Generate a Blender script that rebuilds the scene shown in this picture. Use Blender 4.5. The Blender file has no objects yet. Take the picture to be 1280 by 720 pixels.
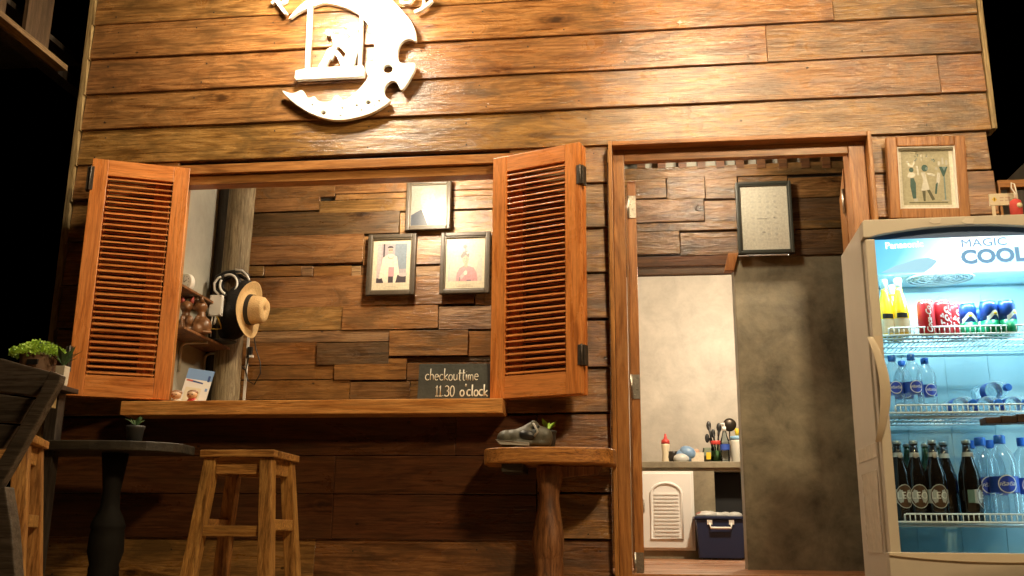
import bpy, bmesh, math, random
from mathutils import Vector, Matrix, Euler
random.seed(11)
S = bpy.context.scene
COL = S.collection
R = math.radians

# ------------------------------------------------------------------ camera
FPX = 1244.0                                    # focal length in pixels of the 1280 px photograph
PITCH, YAW, ROLL = 0.2468435, 0.12419632, 0.00875419
CAM = Vector((0.0, -4.4, 0.45))
cp, sp, cy, sy = math.cos(PITCH), math.sin(PITCH), math.cos(YAW), math.sin(YAW)
FW = Vector((-sy * cp, cy * cp, sp))
R0 = Vector((cy, sy, 0)); U0 = R0.cross(FW)
cr, sr = math.cos(ROLL), math.sin(ROLL)
RT = R0 * cr + U0 * sr; UP = U0 * cr - R0 * sr
cd = bpy.data.cameras.new('camera'); cam = bpy.data.objects.new('camera', cd); COL.objects.link(cam)
cd.sensor_width = 36; cd.lens = FPX / 1280 * 36; cd.clip_end = 500; cd.clip_start = 0.02
M = Matrix((RT, UP, -FW)).transposed().to_4x4(); M.translation = CAM
cam.matrix_world = M
S.camera = cam

def ray(px, py): return RT * (px - 640) - UP * (py - 360) + FW * FPX
def at(px, py, y=0.0):
    d = ray(px, py); return CAM + d * ((y - CAM.y) / d.y)
def zof(py, y=0.0, px=640): return at(px, py, y).z
def xof(px, y=0.0, py=400): return at(px, py, y).x

# ------------------------------------------------------------------ world: night sky
w = bpy.data.worlds.new('World'); S.world = w; w.use_nodes = True
wn = w.node_tree.nodes; wl = w.node_tree.links
bg = wn['Background']; sky = wn.new('ShaderNodeTexSky'); sky.sky_type = 'NISHITA'
sky.sun_disc = False; sky.sun_elevation = R(-6); sky.sun_rotation = R(160)
wl.new(sky.outputs[0], bg.inputs[0]); bg.inputs[1].default_value = 0.05
S.view_settings.view_transform = 'Standard'; S.view_settings.look = 'None'
S.view_settings.exposure = 0.3; S.view_settings.gamma = 1
S.cycles.max_bounces = 8; S.cycles.transparent_max_bounces = 12
S.cycles.caustics_reflective = False; S.cycles.caustics_refractive = False
S.cycles.use_denoising = True

# ------------------------------------------------------------------ helpers
def nm(m): return m.node_tree.nodes, m.node_tree.links
def mat(name, col, rough=.5, metal=0, spec=.5, emit=None, es=0, coat=0, bump=0, bscale=40, var=0, mottle=0, mscale=6):
    m = bpy.data.materials.new(name); m.use_nodes = True; N, L = nm(m); b = N['Principled BSDF']
    b.inputs['Base Color'].default_value = (*col, 1); b.inputs['Roughness'].default_value = rough
    b.inputs['Metallic'].default_value = metal; b.inputs['Specular IOR Level'].default_value = spec
    if coat: b.inputs['Coat Weight'].default_value = coat; b.inputs['Coat Roughness'].default_value = .06
    if emit: b.inputs['Emission Color'].default_value = (*emit, 1); b.inputs['Emission Strength'].default_value = es
    if mottle or bump:
        tc = N.new('ShaderNodeTexCoord')
    if mottle:
        n = N.new('ShaderNodeTexNoise'); n.inputs['Scale'].default_value = mscale; n.inputs['Detail'].default_value = 7
        n.inputs['Roughness'].default_value = .68; n.inputs['Distortion'].default_value = .25
        L.new(tc.outputs['Object'], n.inputs['Vector'])
        r = N.new('ShaderNodeValToRGB'); r.color_ramp.elements[0].position = .3; r.color_ramp.elements[1].position = .72
        r.color_ramp.elements[0].color = (*[c * (1 - mottle) for c in col], 1)
        r.color_ramp.elements[1].color = (*[min(1, c * (1 + mottle * .6)) for c in col], 1)
        L.new(n.outputs['Fac'], r.inputs['Fac']); L.new(r.outputs['Color'], b.inputs['Base Color'])
    if bump:
        n2 = N.new('ShaderNodeTexNoise'); n2.inputs['Scale'].default_value = bscale; n2.inputs['Detail'].default_value = 6
        L.new(tc.outputs['Object'], n2.inputs['Vector'])
        bp = N.new('ShaderNodeBump'); bp.inputs['Strength'].default_value = bump; bp.inputs['Distance'].default_value = .01
        L.new(n2.outputs['Fac'], bp.inputs['Height']); L.new(bp.outputs['Normal'], b.inputs['Normal'])
    return m

def wood(name, dark, mid, light, rough=.38, axis='X', var=.22, blotch=.55, bump=.25, knots=True, grain=1.0, sc=1.0, coat=0):
    """board grain running along one object axis, different on every board"""
    m = bpy.data.materials.new(name); m.use_nodes = True; N, L = nm(m); b = N['Principled BSDF']
    tc = N.new('ShaderNodeTexCoord'); oi = N.new('ShaderNodeObjectInfo')
    mul = N.new('ShaderNodeMath'); mul.operation = 'MULTIPLY'; mul.inputs[1].default_value = 57.0; L.new(oi.outputs['Random'], mul.inputs[0])
    add = N.new('ShaderNodeVectorMath'); add.operation = 'ADD'
    L.new(tc.outputs['Object'], add.inputs[0]); L.new(mul.outputs[0], add.inputs[1])
    def mapped(al, ac):
        mp = N.new('ShaderNodeMapping'); s = [ac, ac, ac]; s['XYZ'.index(axis)] = al
        mp.inputs['Scale'].default_value = s; L.new(add.outputs[0], mp.inputs['Vector']); return mp.outputs['Vector']
    def noise(vec, scale, detail=6, dist=0, rough=.6):
        n = N.new('ShaderNodeTexNoise'); n.inputs['Scale'].default_value = scale; n.inputs['Detail'].default_value = detail
        n.inputs['Roughness'].default_value = rough; n.inputs['Distortion'].default_value = dist; L.new(vec, n.inputs['Vector']); return n.outputs['Fac']
    def ramp(f, stops):
        r = N.new('ShaderNodeValToRGB'); e = r.color_ramp.elements
        while len(e) < len(stops): e.new(.5)
        for i, (p, c) in enumerate(stops): e[i].position = p; e[i].color = (*c, 1)
        L.new(f, r.inputs['Fac']); return r.outputs['Color']
    def mix(fac, a, c, mode='MIX'):
        x = N.new('ShaderNodeMix'); x.data_type = 'RGBA'; x.blend_type = mode
        if isinstance(fac, float): x.inputs[0].default_value = fac
        else: L.new(fac, x.inputs[0])
        for s, v in ((6, a), (7, c)):
            if isinstance(v, tuple): x.inputs[s].default_value = (*v, 1)
            else: L.new(v, x.inputs[s])
        return x.outputs[2]
    rings = noise(mapped(.8 * sc, 7 * sc), 2.0, 6, 2.2, .58)
    col = ramp(rings, [(.30, dark), (.44, mid), (.56, light), (.66, mid), (.78, light)])
    col = mix(.15, col, mid)
    fine = noise(mapped(4 * sc, 70 * sc), 2.0, 5, .5, .75)
    col = mix(.7 * grain, col, ramp(fine, [(.36, (.42, .36, .3)), (.54, (1, 1, 1))]), 'MULTIPLY')
    strk = noise(mapped(1.6 * sc, 34 * sc), 1.6, 5, 2.4, .62)
    col = mix(.62 * grain, col, ramp(strk, [(.38, (.30, .24, .18)), (.49, (1, 1, 1))]), 'MULTIPLY')
    wt = N.new('ShaderNodeTexWave'); wt.wave_type = 'BANDS'; wt.bands_direction = 'Z' if axis != 'Z' else 'X'; wt.wave_profile = 'SAW'
    wt.inputs['Scale'].default_value = 13; wt.inputs['Distortion'].default_value = 7; wt.inputs['Detail'].default_value = 4; wt.inputs['Detail Scale'].default_value = 1.1; wt.inputs['Detail Roughness'].default_value = .55
    L.new(mapped(.22 * sc, 1.0 * sc), wt.inputs['Vector'])
    col = mix(.55 * grain, col, ramp(wt.outputs['Fac'], [(.0, (.42, .34, .27)), (.16, (.8, .74, .68)), (.45, (1, 1, 1)), (.97, (.92, .88, .84))]), 'MULTIPLY')
    bl = noise(mapped(1.9 * sc, 5.2 * sc), 1.5, 6, 1.1, .66)
    blm = ramp(bl, [(.46, (0, 0, 0)), (.66, (blotch,) * 3)])
    col = mix(blm, col, mix(.6, (.06, .05, .018), dark))
    if knots:
        v = N.new('ShaderNodeTexVoronoi'); v.inputs['Scale'].default_value = 1.0; L.new(mapped(2.2 * sc, 4.6 * sc), v.inputs['Vector'])
        k = N.new('ShaderNodeMath'); k.operation = 'ADD'; k.use_clamp = False; L.new(v.outputs['Distance'], k.inputs[0])
        kn = noise(mapped(3, 9), 5, 4, .6); k2 = N.new('ShaderNodeMath'); k2.operation = 'MULTIPLY'; k2.inputs[1].default_value = .20; L.new(kn, k2.inputs[0]); L.new(k2.outputs[0], k.inputs[1])
        kc = ramp(k.outputs[0], [(.15, (.14, .10, .08)), (.19, (.6, .5, .4)), (.22, (.9, .86, .8)), (.25, (.58, .5, .41)), (.30, (.86, .8, .74)), (.40, (1, 1, 1))])
        col = mix(.85, col, kc, 'MULTIPLY')
        v3 = N.new('ShaderNodeTexVoronoi'); v3.inputs['Scale'].default_value = 5; L.new(mapped(.9, 1.3), v3.inputs['Vector'])   # nail and worm holes
        col = mix(.85, col, ramp(v3.outputs['Distance'], [(.030, (.06, .05, .04)), (.046, (1, 1, 1))]), 'MULTIPLY')
    hs = N.new('ShaderNodeHueSaturation'); L.new(col, hs.inputs['Color'])
    wr = N.new('ShaderNodeTexWhiteNoise'); wr.noise_dimensions = '1D'; L.new(mul.outputs[0], wr.inputs['W'])
    mr = N.new('ShaderNodeMapRange'); mr.inputs['To Min'].default_value = 1 - var; mr.inputs['To Max'].default_value = 1 + var * .8; L.new(wr.outputs['Value'], mr.inputs['Value']); L.new(mr.outputs[0], hs.inputs['Value'])
    mh = N.new('ShaderNodeMapRange'); mh.inputs['To Min'].default_value = .5 - .03 * var; mh.inputs['To Max'].default_value = .5 + .045 * var; L.new(oi.outputs['Random'], mh.inputs['Value']); L.new(mh.outputs[0], hs.inputs['Hue'])
    L.new(hs.outputs['Color'], b.inputs['Base Color'])
    if coat: b.inputs['Coat Weight'].default_value = coat; b.inputs['Coat Roughness'].default_value = .20
    rr = N.new('ShaderNodeMapRange'); rr.inputs['To Min'].default_value = max(.08, rough - .16); rr.inputs['To Max'].default_value = rough + .2; L.new(bl, rr.inputs['Value']); L.new(rr.outputs[0], b.inputs['Roughness'])
    ba = N.new('ShaderNodeMath'); ba.operation = 'ADD'; L.new(fine, ba.inputs[0]); L.new(strk, ba.inputs[1])
    wv = noise(mapped(3.5, 11), 1.5, 3, .5); b2 = N.new('ShaderNodeMath'); b2.operation = 'MULTIPLY_ADD'; b2.inputs[1].default_value = 2.5; L.new(wv, b2.inputs[0]); L.new(ba.outputs[0], b2.inputs[2])
    bp = N.new('ShaderNodeBump'); bp.inputs['Strength'].default_value = bump; bp.inputs['Distance'].default_value = .006
    L.new(b2.outputs[0], bp.inputs['Height']); L.new(bp.outputs['Normal'], b.inputs['Normal'])
    if coat:                                       # thick uneven varnish
        cn = noise(mapped(5, 38), 1.3, 4, .8); cb_ = N.new('ShaderNodeBump'); cb_.inputs['Strength'].default_value = .4; cb_.inputs['Distance'].default_value = .008
        L.new(cn, cb_.inputs['Height']); L.new(bp.outputs['Normal'], cb_.inputs['Normal']); L.new(cb_.outputs['Normal'], b.inputs['Coat Normal'])
    return m

def glassy(name, tint=(1, 1, 1), refl=.10, rough=.02, trans=.95):
    m = bpy.data.materials.new(name); m.use_nodes = True; N, L = nm(m)
    N.remove(N['Principled BSDF']); out = N['Material Output']
    t = N.new('ShaderNodeBsdfTransparent'); t.inputs[0].default_value = (*[c * trans for c in tint], 1)
    g = N.new('ShaderNodeBsdfGlossy'); g.inputs['Roughness'].default_value = rough
    f = N.new('ShaderNodeLayerWeight'); f.inputs['Blend'].default_value = refl
    mx = N.new('ShaderNodeMixShader'); L.new(f.outputs['Fresnel'], mx.inputs[0]); L.new(t.outputs[0], mx.inputs[1]); L.new(g.outputs[0], mx.inputs[2])
    L.new(mx.outputs[0], out.inputs['Surface']); return m

def film(name, tint=(.93, .98, 1.0), milk=(.62, .80, .88)):
    """thin clear plastic: see-through, whiter at the edges, soft highlights"""
    m = bpy.data.materials.new(name); m.use_nodes = True; N, L = nm(m); N.remove(N['Principled BSDF']); out = N['Material Output']
    t = N.new('ShaderNodeBsdfTransparent'); t.inputs[0].default_value = (*tint, 1)
    d = N.new('ShaderNodeBsdfTranslucent'); d.inputs[0].default_value = (*milk, 1); d2 = N.new('ShaderNodeBsdfDiffuse'); d2.inputs[0].default_value = (*milk, 1)
    ad = N.new('ShaderNodeMixShader'); ad.inputs[0].default_value = .5; L.new(d.outputs[0], ad.inputs[1]); L.new(d2.outputs[0], ad.inputs[2])
    f = N.new('ShaderNodeLayerWeight'); f.inputs['Blend'].default_value = .35
    mr = N.new('ShaderNodeMapRange'); mr.inputs['To Min'].default_value = .10; mr.inputs['To Max'].default_value = .55; L.new(f.outputs['Facing'], mr.inputs['Value'])
    m1 = N.new('ShaderNodeMixShader'); L.new(mr.outputs[0], m1.inputs[0]); L.new(t.outputs[0], m1.inputs[1]); L.new(ad.outputs[0], m1.inputs[2])
    g = N.new('ShaderNodeBsdfGlossy'); g.inputs['Roughness'].default_value = .12
    m2 = N.new('ShaderNodeMixShader'); m2.inputs[0].default_value = .07; L.new(m1.outputs[0], m2.inputs[1]); L.new(g.outputs[0], m2.inputs[2])
    L.new(m2.outputs[0], out.inputs['Surface']); return m

class B:
    """collects shapes into one mesh"""
    def __init__(s): s.bm = bmesh.new(); s.mi = 0
    def faces(s, vs, fs, smooth=False):
        v = [s.bm.verts.new(p) for p in vs]
        for f in fs:
            try: fc = s.bm.faces.new([v[i] for i in f]); fc.material_index = s.mi; fc.smooth = smooth
            except ValueError: pass
        return v
    def box(s, x0, x1, y0, y1, z0, z1):
        s.hexa([(x0, y0, z0), (x1, y0, z0), (x1, y1, z0), (x0, y1, z0), (x0, y0, z1), (x1, y0, z1), (x1, y1, z1), (x0, y1, z1)]); return s
    def hexa(s, v): s.faces(v, [(0, 3, 2, 1), (4, 5, 6, 7), (0, 1, 5, 4), (1, 2, 6, 5), (2, 3, 7, 6), (3, 0, 4, 7)]); return s
    def beam(s, a, b, w, h, up=(0, 0, 1), w2=None, h2=None):
        a, b = Vector(a), Vector(b); d = (b - a).normalized(); up = Vector(up)
        x = d.cross(up).normalized(); u = x.cross(d)
        w2 = w if w2 is None else w2; h2 = h if h2 is None else h2
        q = lambda c, w, h: [c - x * w / 2 - u * h / 2, c + x * w / 2 - u * h / 2, c + x * w / 2 + u * h / 2, c - x * w / 2 + u * h / 2]
        s.faces(q(a, w, h) + q(b, w2, h2), [(0, 1, 2, 3), (7, 6, 5, 4), (0, 4, 5, 1), (1, 5, 6, 2), (2, 6, 7, 3), (3, 7, 4, 0)]); return s
    def lathe(s, prof, n=20, c=(0, 0, 0), axis=(0, 0, 1), smooth=True, cap=True, wob=0):
        ax = Vector(axis).normalized(); q = Vector((0, 0, 1)).rotation_difference(ax); c = Vector(c)
        rings = []
        for r, z in prof:
            rings.append([s.bm.verts.new(c + q @ Vector((r * math.cos(2 * math.pi * i / n), r * math.sin(2 * math.pi * i / n), z)) * 1.0) for i in range(n)])
        for a, b in zip(rings, rings[1:]):
            for i in range(n):
                f = s.bm.faces.new((a[i], a[(i + 1) % n], b[(i + 1) % n], b[i])); f.smooth = smooth; f.material_index = s.mi
        if cap:
            for rg, rev in ((rings[0], True), (rings[-1], False)):
                f = s.bm.faces.new(rg[::-1] if rev else rg); f.material_index = s.mi
        return s
    def tube(s, pts, r, n=8, closed=False):
        pts = [Vector(p) for p in pts]; rings = []; N = len(pts); prev = None
        for i, p in enumerate(pts):
            d = ((pts[(i + 1) % N] if closed or i < N - 1 else p) - (pts[i - 1] if closed or i > 0 else p)).normalized()
            if prev is None:
                u = d.orthogonal().normalized()
            else:
                u = (prev - d * prev.dot(d)); u = u.normalized() if u.length > 1e-6 else d.orthogonal().normalized()
            prev = u; v = d.cross(u); rr = r[i] if isinstance(r, (list, tuple)) else r
            rings.append([s.bm.verts.new(p + (u * math.cos(2 * math.pi * k / n) + v * math.sin(2 * math.pi * k / n)) * rr) for k in range(n)])
        pairs = list(zip(rings, rings[1:])) + ([(rings[-1], rings[0])] if closed else [])
        for a, b in pairs:
            for k in range(n):
                f = s.bm.faces.new((a[k], a[(k + 1) % n], b[(k + 1) % n], b[k])); f.smooth = True; f.material_index = s.mi
        if not closed:
            s.bm.faces.new(rings[0][::-1]).material_index = s.mi; s.bm.faces.new(rings[-1]).material_index = s.mi
        return s
    def prism(s, poly, off):
        """poly: list of 3-D points, off: extrusion vector"""
        off = Vector(off); n = len(poly); a = [Vector(p) for p in poly]; b = [p + off for p in a]
        s.faces(a + b, [tuple(range(n))[::-1], tuple(range(n, 2 * n))] + [(i, (i + 1) % n, n + (i + 1) % n, n + i) for i in range(n)]); return s
    def ball(s, c, r, seg=14, rot=None):
        r = (r, r, r) if not isinstance(r, (tuple, list)) else r
        m = Matrix.Translation(Vector(c)) @ (rot.to_matrix().to_4x4() if rot else Matrix()) @ Matrix.Diagonal((*r, 1))
        g = bmesh.ops.create_uvsphere(s.bm, u_segments=seg, v_segments=max(6, seg * 2 // 3), radius=1, matrix=m)
        for v in g['verts']:
            for f in v.link_faces: f.smooth = True; f.material_index = s.mi
        return s
    def done(s, name, m, parent=None, loc=(0, 0, 0), rot=None, bevel=0, seg=2):
        bm = s.bm
        bmesh.ops.recalc_face_normals(bm, faces=bm.faces[:])
        if bevel:
            es = [e for e in bm.edges if len(e.link_faces) == 2 and e.calc_face_angle(0) > .5]
            bmesh.ops.bevel(bm, geom=es, offset=bevel, segments=seg, affect='EDGES', profile=.6, clamp_overlap=True)
        me = bpy.data.meshes.new(name); bm.to_mesh(me); bm.free()
        for x in (m if isinstance(m, (list, tuple)) else [m]): me.materials.append(x)
        return link(name, me, parent, loc, rot)

def link(name, data, parent=None, loc=(0, 0, 0), rot=None):
    o = bpy.data.objects.new(name, data); COL.objects.link(o); o.location = loc
    if rot is not None: o.rotation_euler = rot
    if parent: o.parent = parent
    return o
def tag(o, label, cat, group=None, kind=None):
    if label: o['label'] = label
    if cat: o['category'] = cat
    if group: o['group'] = group
    if kind: o['kind'] = kind
    return o
def thing(name, loc, label, cat, rz=0, group=None):
    o = bpy.data.objects.new(name, None); COL.objects.link(o); o.empty_display_size = .05
    o.location = loc; o.rotation_euler = (0, 0, rz); return tag(o, label, cat, group)
def copy_tree(o, parent=None):
    c = o.copy(); COL.objects.link(c)
    if parent: c.parent = parent
    for ch in list(o.children): copy_tree(ch, c)
    return c
def text_mesh(body, size=1.0, align='CENTER', extrude=0.0, bold=0.0, shear=0.0, sx=1.0):
    cu = bpy.data.curves.new('text', 'FONT'); cu.body = body; cu.size = size; cu.align_x = align; cu.align_y = 'CENTER'
    cu.extrude = extrude; cu.offset = bold; cu.shear = shear; cu.resolution_u = 3
    o = bpy.data.objects.new('text', cu); COL.objects.link(o)
    me = bpy.data.meshes.new_from_object(o.evaluated_get(bpy.context.evaluated_depsgraph_get()))
    bpy.data.objects.remove(o); bpy.data.curves.remove(cu)
    for v in me.vertices: v.co.x *= sx
    return me
def text_on(name, body, size, m, parent, loc, rot, **k):
    me = text_mesh(body, size, **k); me.materials.clear(); me.materials.append(m)
    return link(name, me, parent, loc, rot)
FRONT = (R(90), 0, 0)                            # lettering that faces the camera side (-y)
def layers(name, items, parent, org, step=.00008, back=None):
    """flat print: stacked sheets [(polygon in (x, z), material)], facing -y, each just above the one below"""
    b = B(); mats = []
    for k, (poly, m) in enumerate(items):
        if m not in mats: mats.append(m)
        b.mi = mats.index(m)
        b.faces([(x, -k * step, z) for x, z in poly], [tuple(range(len(poly)))])
    bm = b.bm
    for f in bm.faces:
        f.normal_update()
        if f.normal.y > 0: f.normal_flip()
    me = bpy.data.meshes.new(name); bm.to_mesh(me); bm.free()
    for x in mats: me.materials.append(x)
    return link(name, me, parent, org)
def ell(cx, cz, rx, rz, n=14, a0=0, a1=360):
    return [(cx + rx * math.cos(R(a0 + (a1 - a0) * i / n)), cz + rz * math.sin(R(a0 + (a1 - a0) * i / n))) for i in range(n + (0 if a1 - a0 == 360 else 1))]
def rect(x0, x1, z0, z1): return [(x0, z0), (x1, z0), (x1, z1), (x0, z1)]

# ------------------------------------------------------------------ materials
W_OUT = wood('varnished_clapboard', (.12, .048, .013), (.325, .152, .045), (.44, .225, .075), rough=.27, var=.26, bump=.32, blotch=.85, coat=.8)
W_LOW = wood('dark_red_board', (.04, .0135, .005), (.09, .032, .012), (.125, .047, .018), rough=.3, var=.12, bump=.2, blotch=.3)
W_IN = wood('reclaimed_board', (.11, .052, .02), (.30, .155, .055), (.40, .22, .085), rough=.24, var=.24, bump=.35, blotch=.75, grain=.7, coat=.6)
W_DOOR = wood('doorway_board', (.07, .034, .012), (.20, .105, .036), (.29, .16, .06), rough=.18, var=.1, bump=.45, blotch=.95, grain=.8, coat=.6)
W_RED = wood('red_teak', (.38, .11, .024), (.66, .225, .052), (.76, .29, .08), rough=.28, axis='Z', var=.06, blotch=.15, bump=.12, knots=False, grain=.55)
W_REDX = wood('red_teak_rail', (.38, .115, .026), (.66, .235, .056), (.76, .30, .085), rough=.28, axis='X', var=.06, blotch=.15, bump=.12, knots=False, grain=.55)
W_FRAME = wood('frame_teak', (.20, .075, .018), (.40, .165, .042), (.50, .23, .07), rough=.36, axis='Z', var=.08, blotch=.25, bump=.15, knots=False, grain=.6)
W_FRAMEX = wood('frame_teak_rail', (.20, .075, .018), (.40, .165, .042), (.50, .23, .07), rough=.36, axis='X', var=.08, blotch=.25, bump=.15, knots=False, grain=.6)
W_STOOL = wood('stool_teak', (.11, .045, .012), (.46, .22, .06), (.60, .33, .10), rough=.4, axis='Z', var=.14, blotch=.45, bump=.2, knots=False)
W_STOOLX = wood('stool_teak_rail', (.11, .045, .012), (.46, .22, .06), (.60, .33, .10), rough=.4, axis='X', var=.14, blotch=.4, bump=.2, knots=False)
W_TABLE = wood('table_teak', (.16, .055, .014), (.48, .19, .04), (.58, .26, .065), rough=.4, axis='X', var=.05, blotch=.35, bump=.25, knots=False)
W_PED = wood('pedestal_teak', (.10, .038, .014), (.24, .10, .034), (.34, .16, .06), rough=.5, axis='Z', var=.05, blotch=.5, bump=.3, knots=False)
W_DARK = wood('dark_stained_wood', (.014, .012, .009), (.035, .029, .02), (.06, .05, .034), rough=.45, axis='X', var=.1, blotch=.3, bump=.2, knots=False)
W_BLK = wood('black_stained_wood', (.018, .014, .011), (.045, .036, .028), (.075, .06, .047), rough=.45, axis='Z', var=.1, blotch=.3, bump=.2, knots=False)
W_POST = wood('weathered_post', (.12, .085, .045), (.31, .245, .14), (.40, .33, .20), rough=.6, axis='Z', var=.02, blotch=.5, bump=.5, knots=True)
W_CHAIR = wood('worn_chair_wood', (.04, .033, .026), (.085, .07, .055), (.13, .11, .09), rough=.4, axis='X', var=.1, blotch=.3, bump=.2, knots=False)
W_ARM = wood('dark_arm_wood', (.015, .009, .006), (.045, .026, .016), (.07, .04, .025), rough=.45, axis='X', var=.1, bump=.2, knots=False)
W_BEAM = wood('dark_beam', (.05, .02, .008), (.14, .058, .022), (.2, .09, .034), rough=.45, axis='X', var=.1, bump=.2, knots=False)
W_EAVE = wood('eave_wood', (.12, .075, .035), (.26, .17, .08), (.36, .25, .12), rough=.55, axis='Y', var=.1, bump=.25, knots=False)
W_UPR = wood('dark_eave_board', (.05, .028, .014), (.10, .058, .03), (.14, .085, .045), rough=.55, axis='Z', var=.1, bump=.25, knots=False)
W_TRIM = wood('corner_trim_wood', (.2, .14, .06), (.38, .27, .12), (.46, .34, .16), rough=.5, axis='Z', var=.03, blotch=.3, bump=.2, knots=False)
W_FLOOR = wood('floor_wood', (.24, .095, .035), (.46, .20, .085), (.55, .27, .12), rough=.3, axis='X', var=.1, bump=.1, knots=False)
PLASTER = mat('pale_plaster', (.47, .425, .36), .5, mottle=.24, mscale=4.5, bump=.25, bscale=12)
PLASTER2 = mat('grey_plaster', (.40, .39, .33), .6, mottle=.25, mscale=3, bump=.3, bscale=10)
CONC = mat('polished_dark_concrete', (.21, .19, .13), .36, mottle=.65, mscale=5.0, bump=.2, bscale=16)
CONC2 = mat('counter_concrete', (.26, .225, .15), .55, mottle=.5, mscale=4, bump=.2, bscale=20)
DARKHOLE = mat('recess_dark', (.008, .008, .008), .7)
GROUND = mat('porch_ground', (.30, .20, .12), .9, mottle=.4, mscale=8, bump=.5, bscale=30)
WHITE = mat('white_paint', (.82, .82, .79), .45, bump=.03, bscale=60)
WHITE2 = mat('white_plastic', (.78, .77, .72), .35)
SIGNW = mat('sign_white', (.86, .85, .80), .45, bump=.05, bscale=80)
METAL = mat('dull_metal', (.20, .18, .15), .42, metal=.9, mottle=.35, mscale=40)
BLACKM = mat('black_metal', (.03, .025, .02), .4, metal=.5)
STEEL = mat('worn_steel', (.55, .52, .46), .35, metal=1, mottle=.3, mscale=60)
BLACK = mat('black_plastic', (.012, .012, .012), .4)
BLKCLOTH = mat('black_cloth', (.014, .013, .012), .85, bump=.4, bscale=90)
CREAM = mat('beige_enamel', (.62, .57, .47), .34, mottle=.07, mscale=5)
CREAMD = mat('beige_plastic', (.54, .49, .39), .42, mottle=.06, mscale=8)
TAPE = mat('clear_tape', (.74, .66, .53), .16, mottle=.1, mscale=14, bump=.3, bscale=22)
LINER = mat('liner_plastic', (.34, .52, .58), .3)
WIRE = mat('white_wire', (.75, .82, .84), .3)
GLASS = glassy('door_glass', (.96, 1, 1), .12)
STRAW = mat('straw', (.62, .43, .20), .7, bump=.5, bscale=120, mottle=.12, mscale=20)
STRAWD = mat('hat_band', (.018, .014, .011), .7)
TERRA = mat('brown_pot', (.17, .095, .05), .6, mottle=.3, mscale=20)
SOIL = mat('soil', (.03, .02, .012), .95)
LEAF = mat('bright_leaf', (.34, .55, .05), .5, mottle=.35, mscale=30)
LEAFD = mat('dark_leaf', (.05, .11, .04), .45, mottle=.3, mscale=30)
BLKPOT = mat('black_nursery_pot', (.03, .03, .028), .5)
CERAM = mat('shoe_clay', (.085, .08, .055), .5, mottle=.45, mscale=26, bump=.25, bscale=40)
CERAML = mat('shoe_sole_clay', (.34, .32, .27), .5)
BRONZE = mat('glazed_cat', (.20, .095, .04), .3, mottle=.5, mscale=22)
REDP = mat('red_paint', (.55, .05, .04), .45)
SLATE = mat('slate_board', (.055, .06, .05), .6, mottle=.35, mscale=18, bump=.2, bscale=60)
CHALK = mat('chalk', (.78, .76, .66), .9)
BLUEBOX = mat('navy_plastic', (.018, .028, .075), .4)
CLEARBAG = mat('plastic_bag', (.55, .55, .52), .35)
EARRED = mat('ear_red', (.26, .035, .025), .5)
YELLOW = mat('yellow_paint', (.75, .5, .03), .4)
GOLDW = mat('yellow_cable', (.7, .48, .05), .4)
def flat(n, c, r=.5, coat=.0): return mat(n, c, r, coat=coat)

# ------------------------------------------------------------------ lamps (all real fittings of the place; bulbs emit)
def bulb(name, loc, power, col, radius=.045, label=None, shade=None, cord=None):
    t = thing(name, loc, label, 'lamp')
    e = mat(name + '_glow', (1, 1, 1), .4, emit=col, es=power / 6)
    B().ball((0, 0, 0), radius * .8).done('light_bulb', e, t)
    B().lathe([(.018, 0), (.02, .05), (.012, .07)], 12, (0, 0, radius * .7)).done('lamp_holder', BLACK, t)
    if shade: shade(t)
    if cord:
        B().tube([(0, 0, radius * .7 + .06)] + cord, .006, 6).done('lamp_arm', BLACKM, t)
    ld = bpy.data.lights.new(name, 'POINT'); ld.energy = power; ld.color = col; ld.shadow_soft_size = radius
    lo = bpy.data.objects.new('glow', ld); COL.objects.link(lo); lo.parent = t
    return t
WARM = (1.0, .76, .46)
def cone_shade(ax, r=.13):
    def f(t):
        b = B(); b.lathe([(.03, 0), (.05, -.03), (r, -.15)], 24, Vector(ax) * .085, axis=ax, cap=False); b.done('lamp_shade', BLACKM, t)
    return f
bulb('sign_lamp', (-1.42, -.52, 3.12), 250, (1.0, .84, .61), .085, 'black lamp on a bent arm above the moon sign', cone_shade((0, -.75, .66)), [(0, 0, .20), (0, .2, .3), (0, .52, .3)])
bulb('porch_lamp', (.30, -.85, 3.02), 130, (1.0, .78, .48), .055, 'bare porch bulb hanging on a cord in front of the doorway', None, [(0, 0, .5), (0, 0, 1.25)])
bulb('yard_lamp', (1.33, -3.0, 3.5), 760, (1.0, .73, .42), .16, 'bare yard bulb hanging in front of the house', None, [(0, 0, .5), (0, 0, 1.25)])
bulb('room_lamp', (-1.13, .36, 2.38), 120, (1.0, .82, .58), .05, 'ceiling bulb in the room behind the serving window', None, [(0, 0, .33)])
bulb('hall_lamp', (.39, .39, 2.48), 58, (1.0, .82, .58), .05, 'ceiling bulb just inside the doorway', None, [(0, 0, .27)])
bulb('kitchen_lamp', (.85, 2.6, 2.35), 420, (1.0, .82, .58), .06, 'ceiling bulb in the kitchen behind the doorway', None, [(0, 0, .34)])

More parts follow.
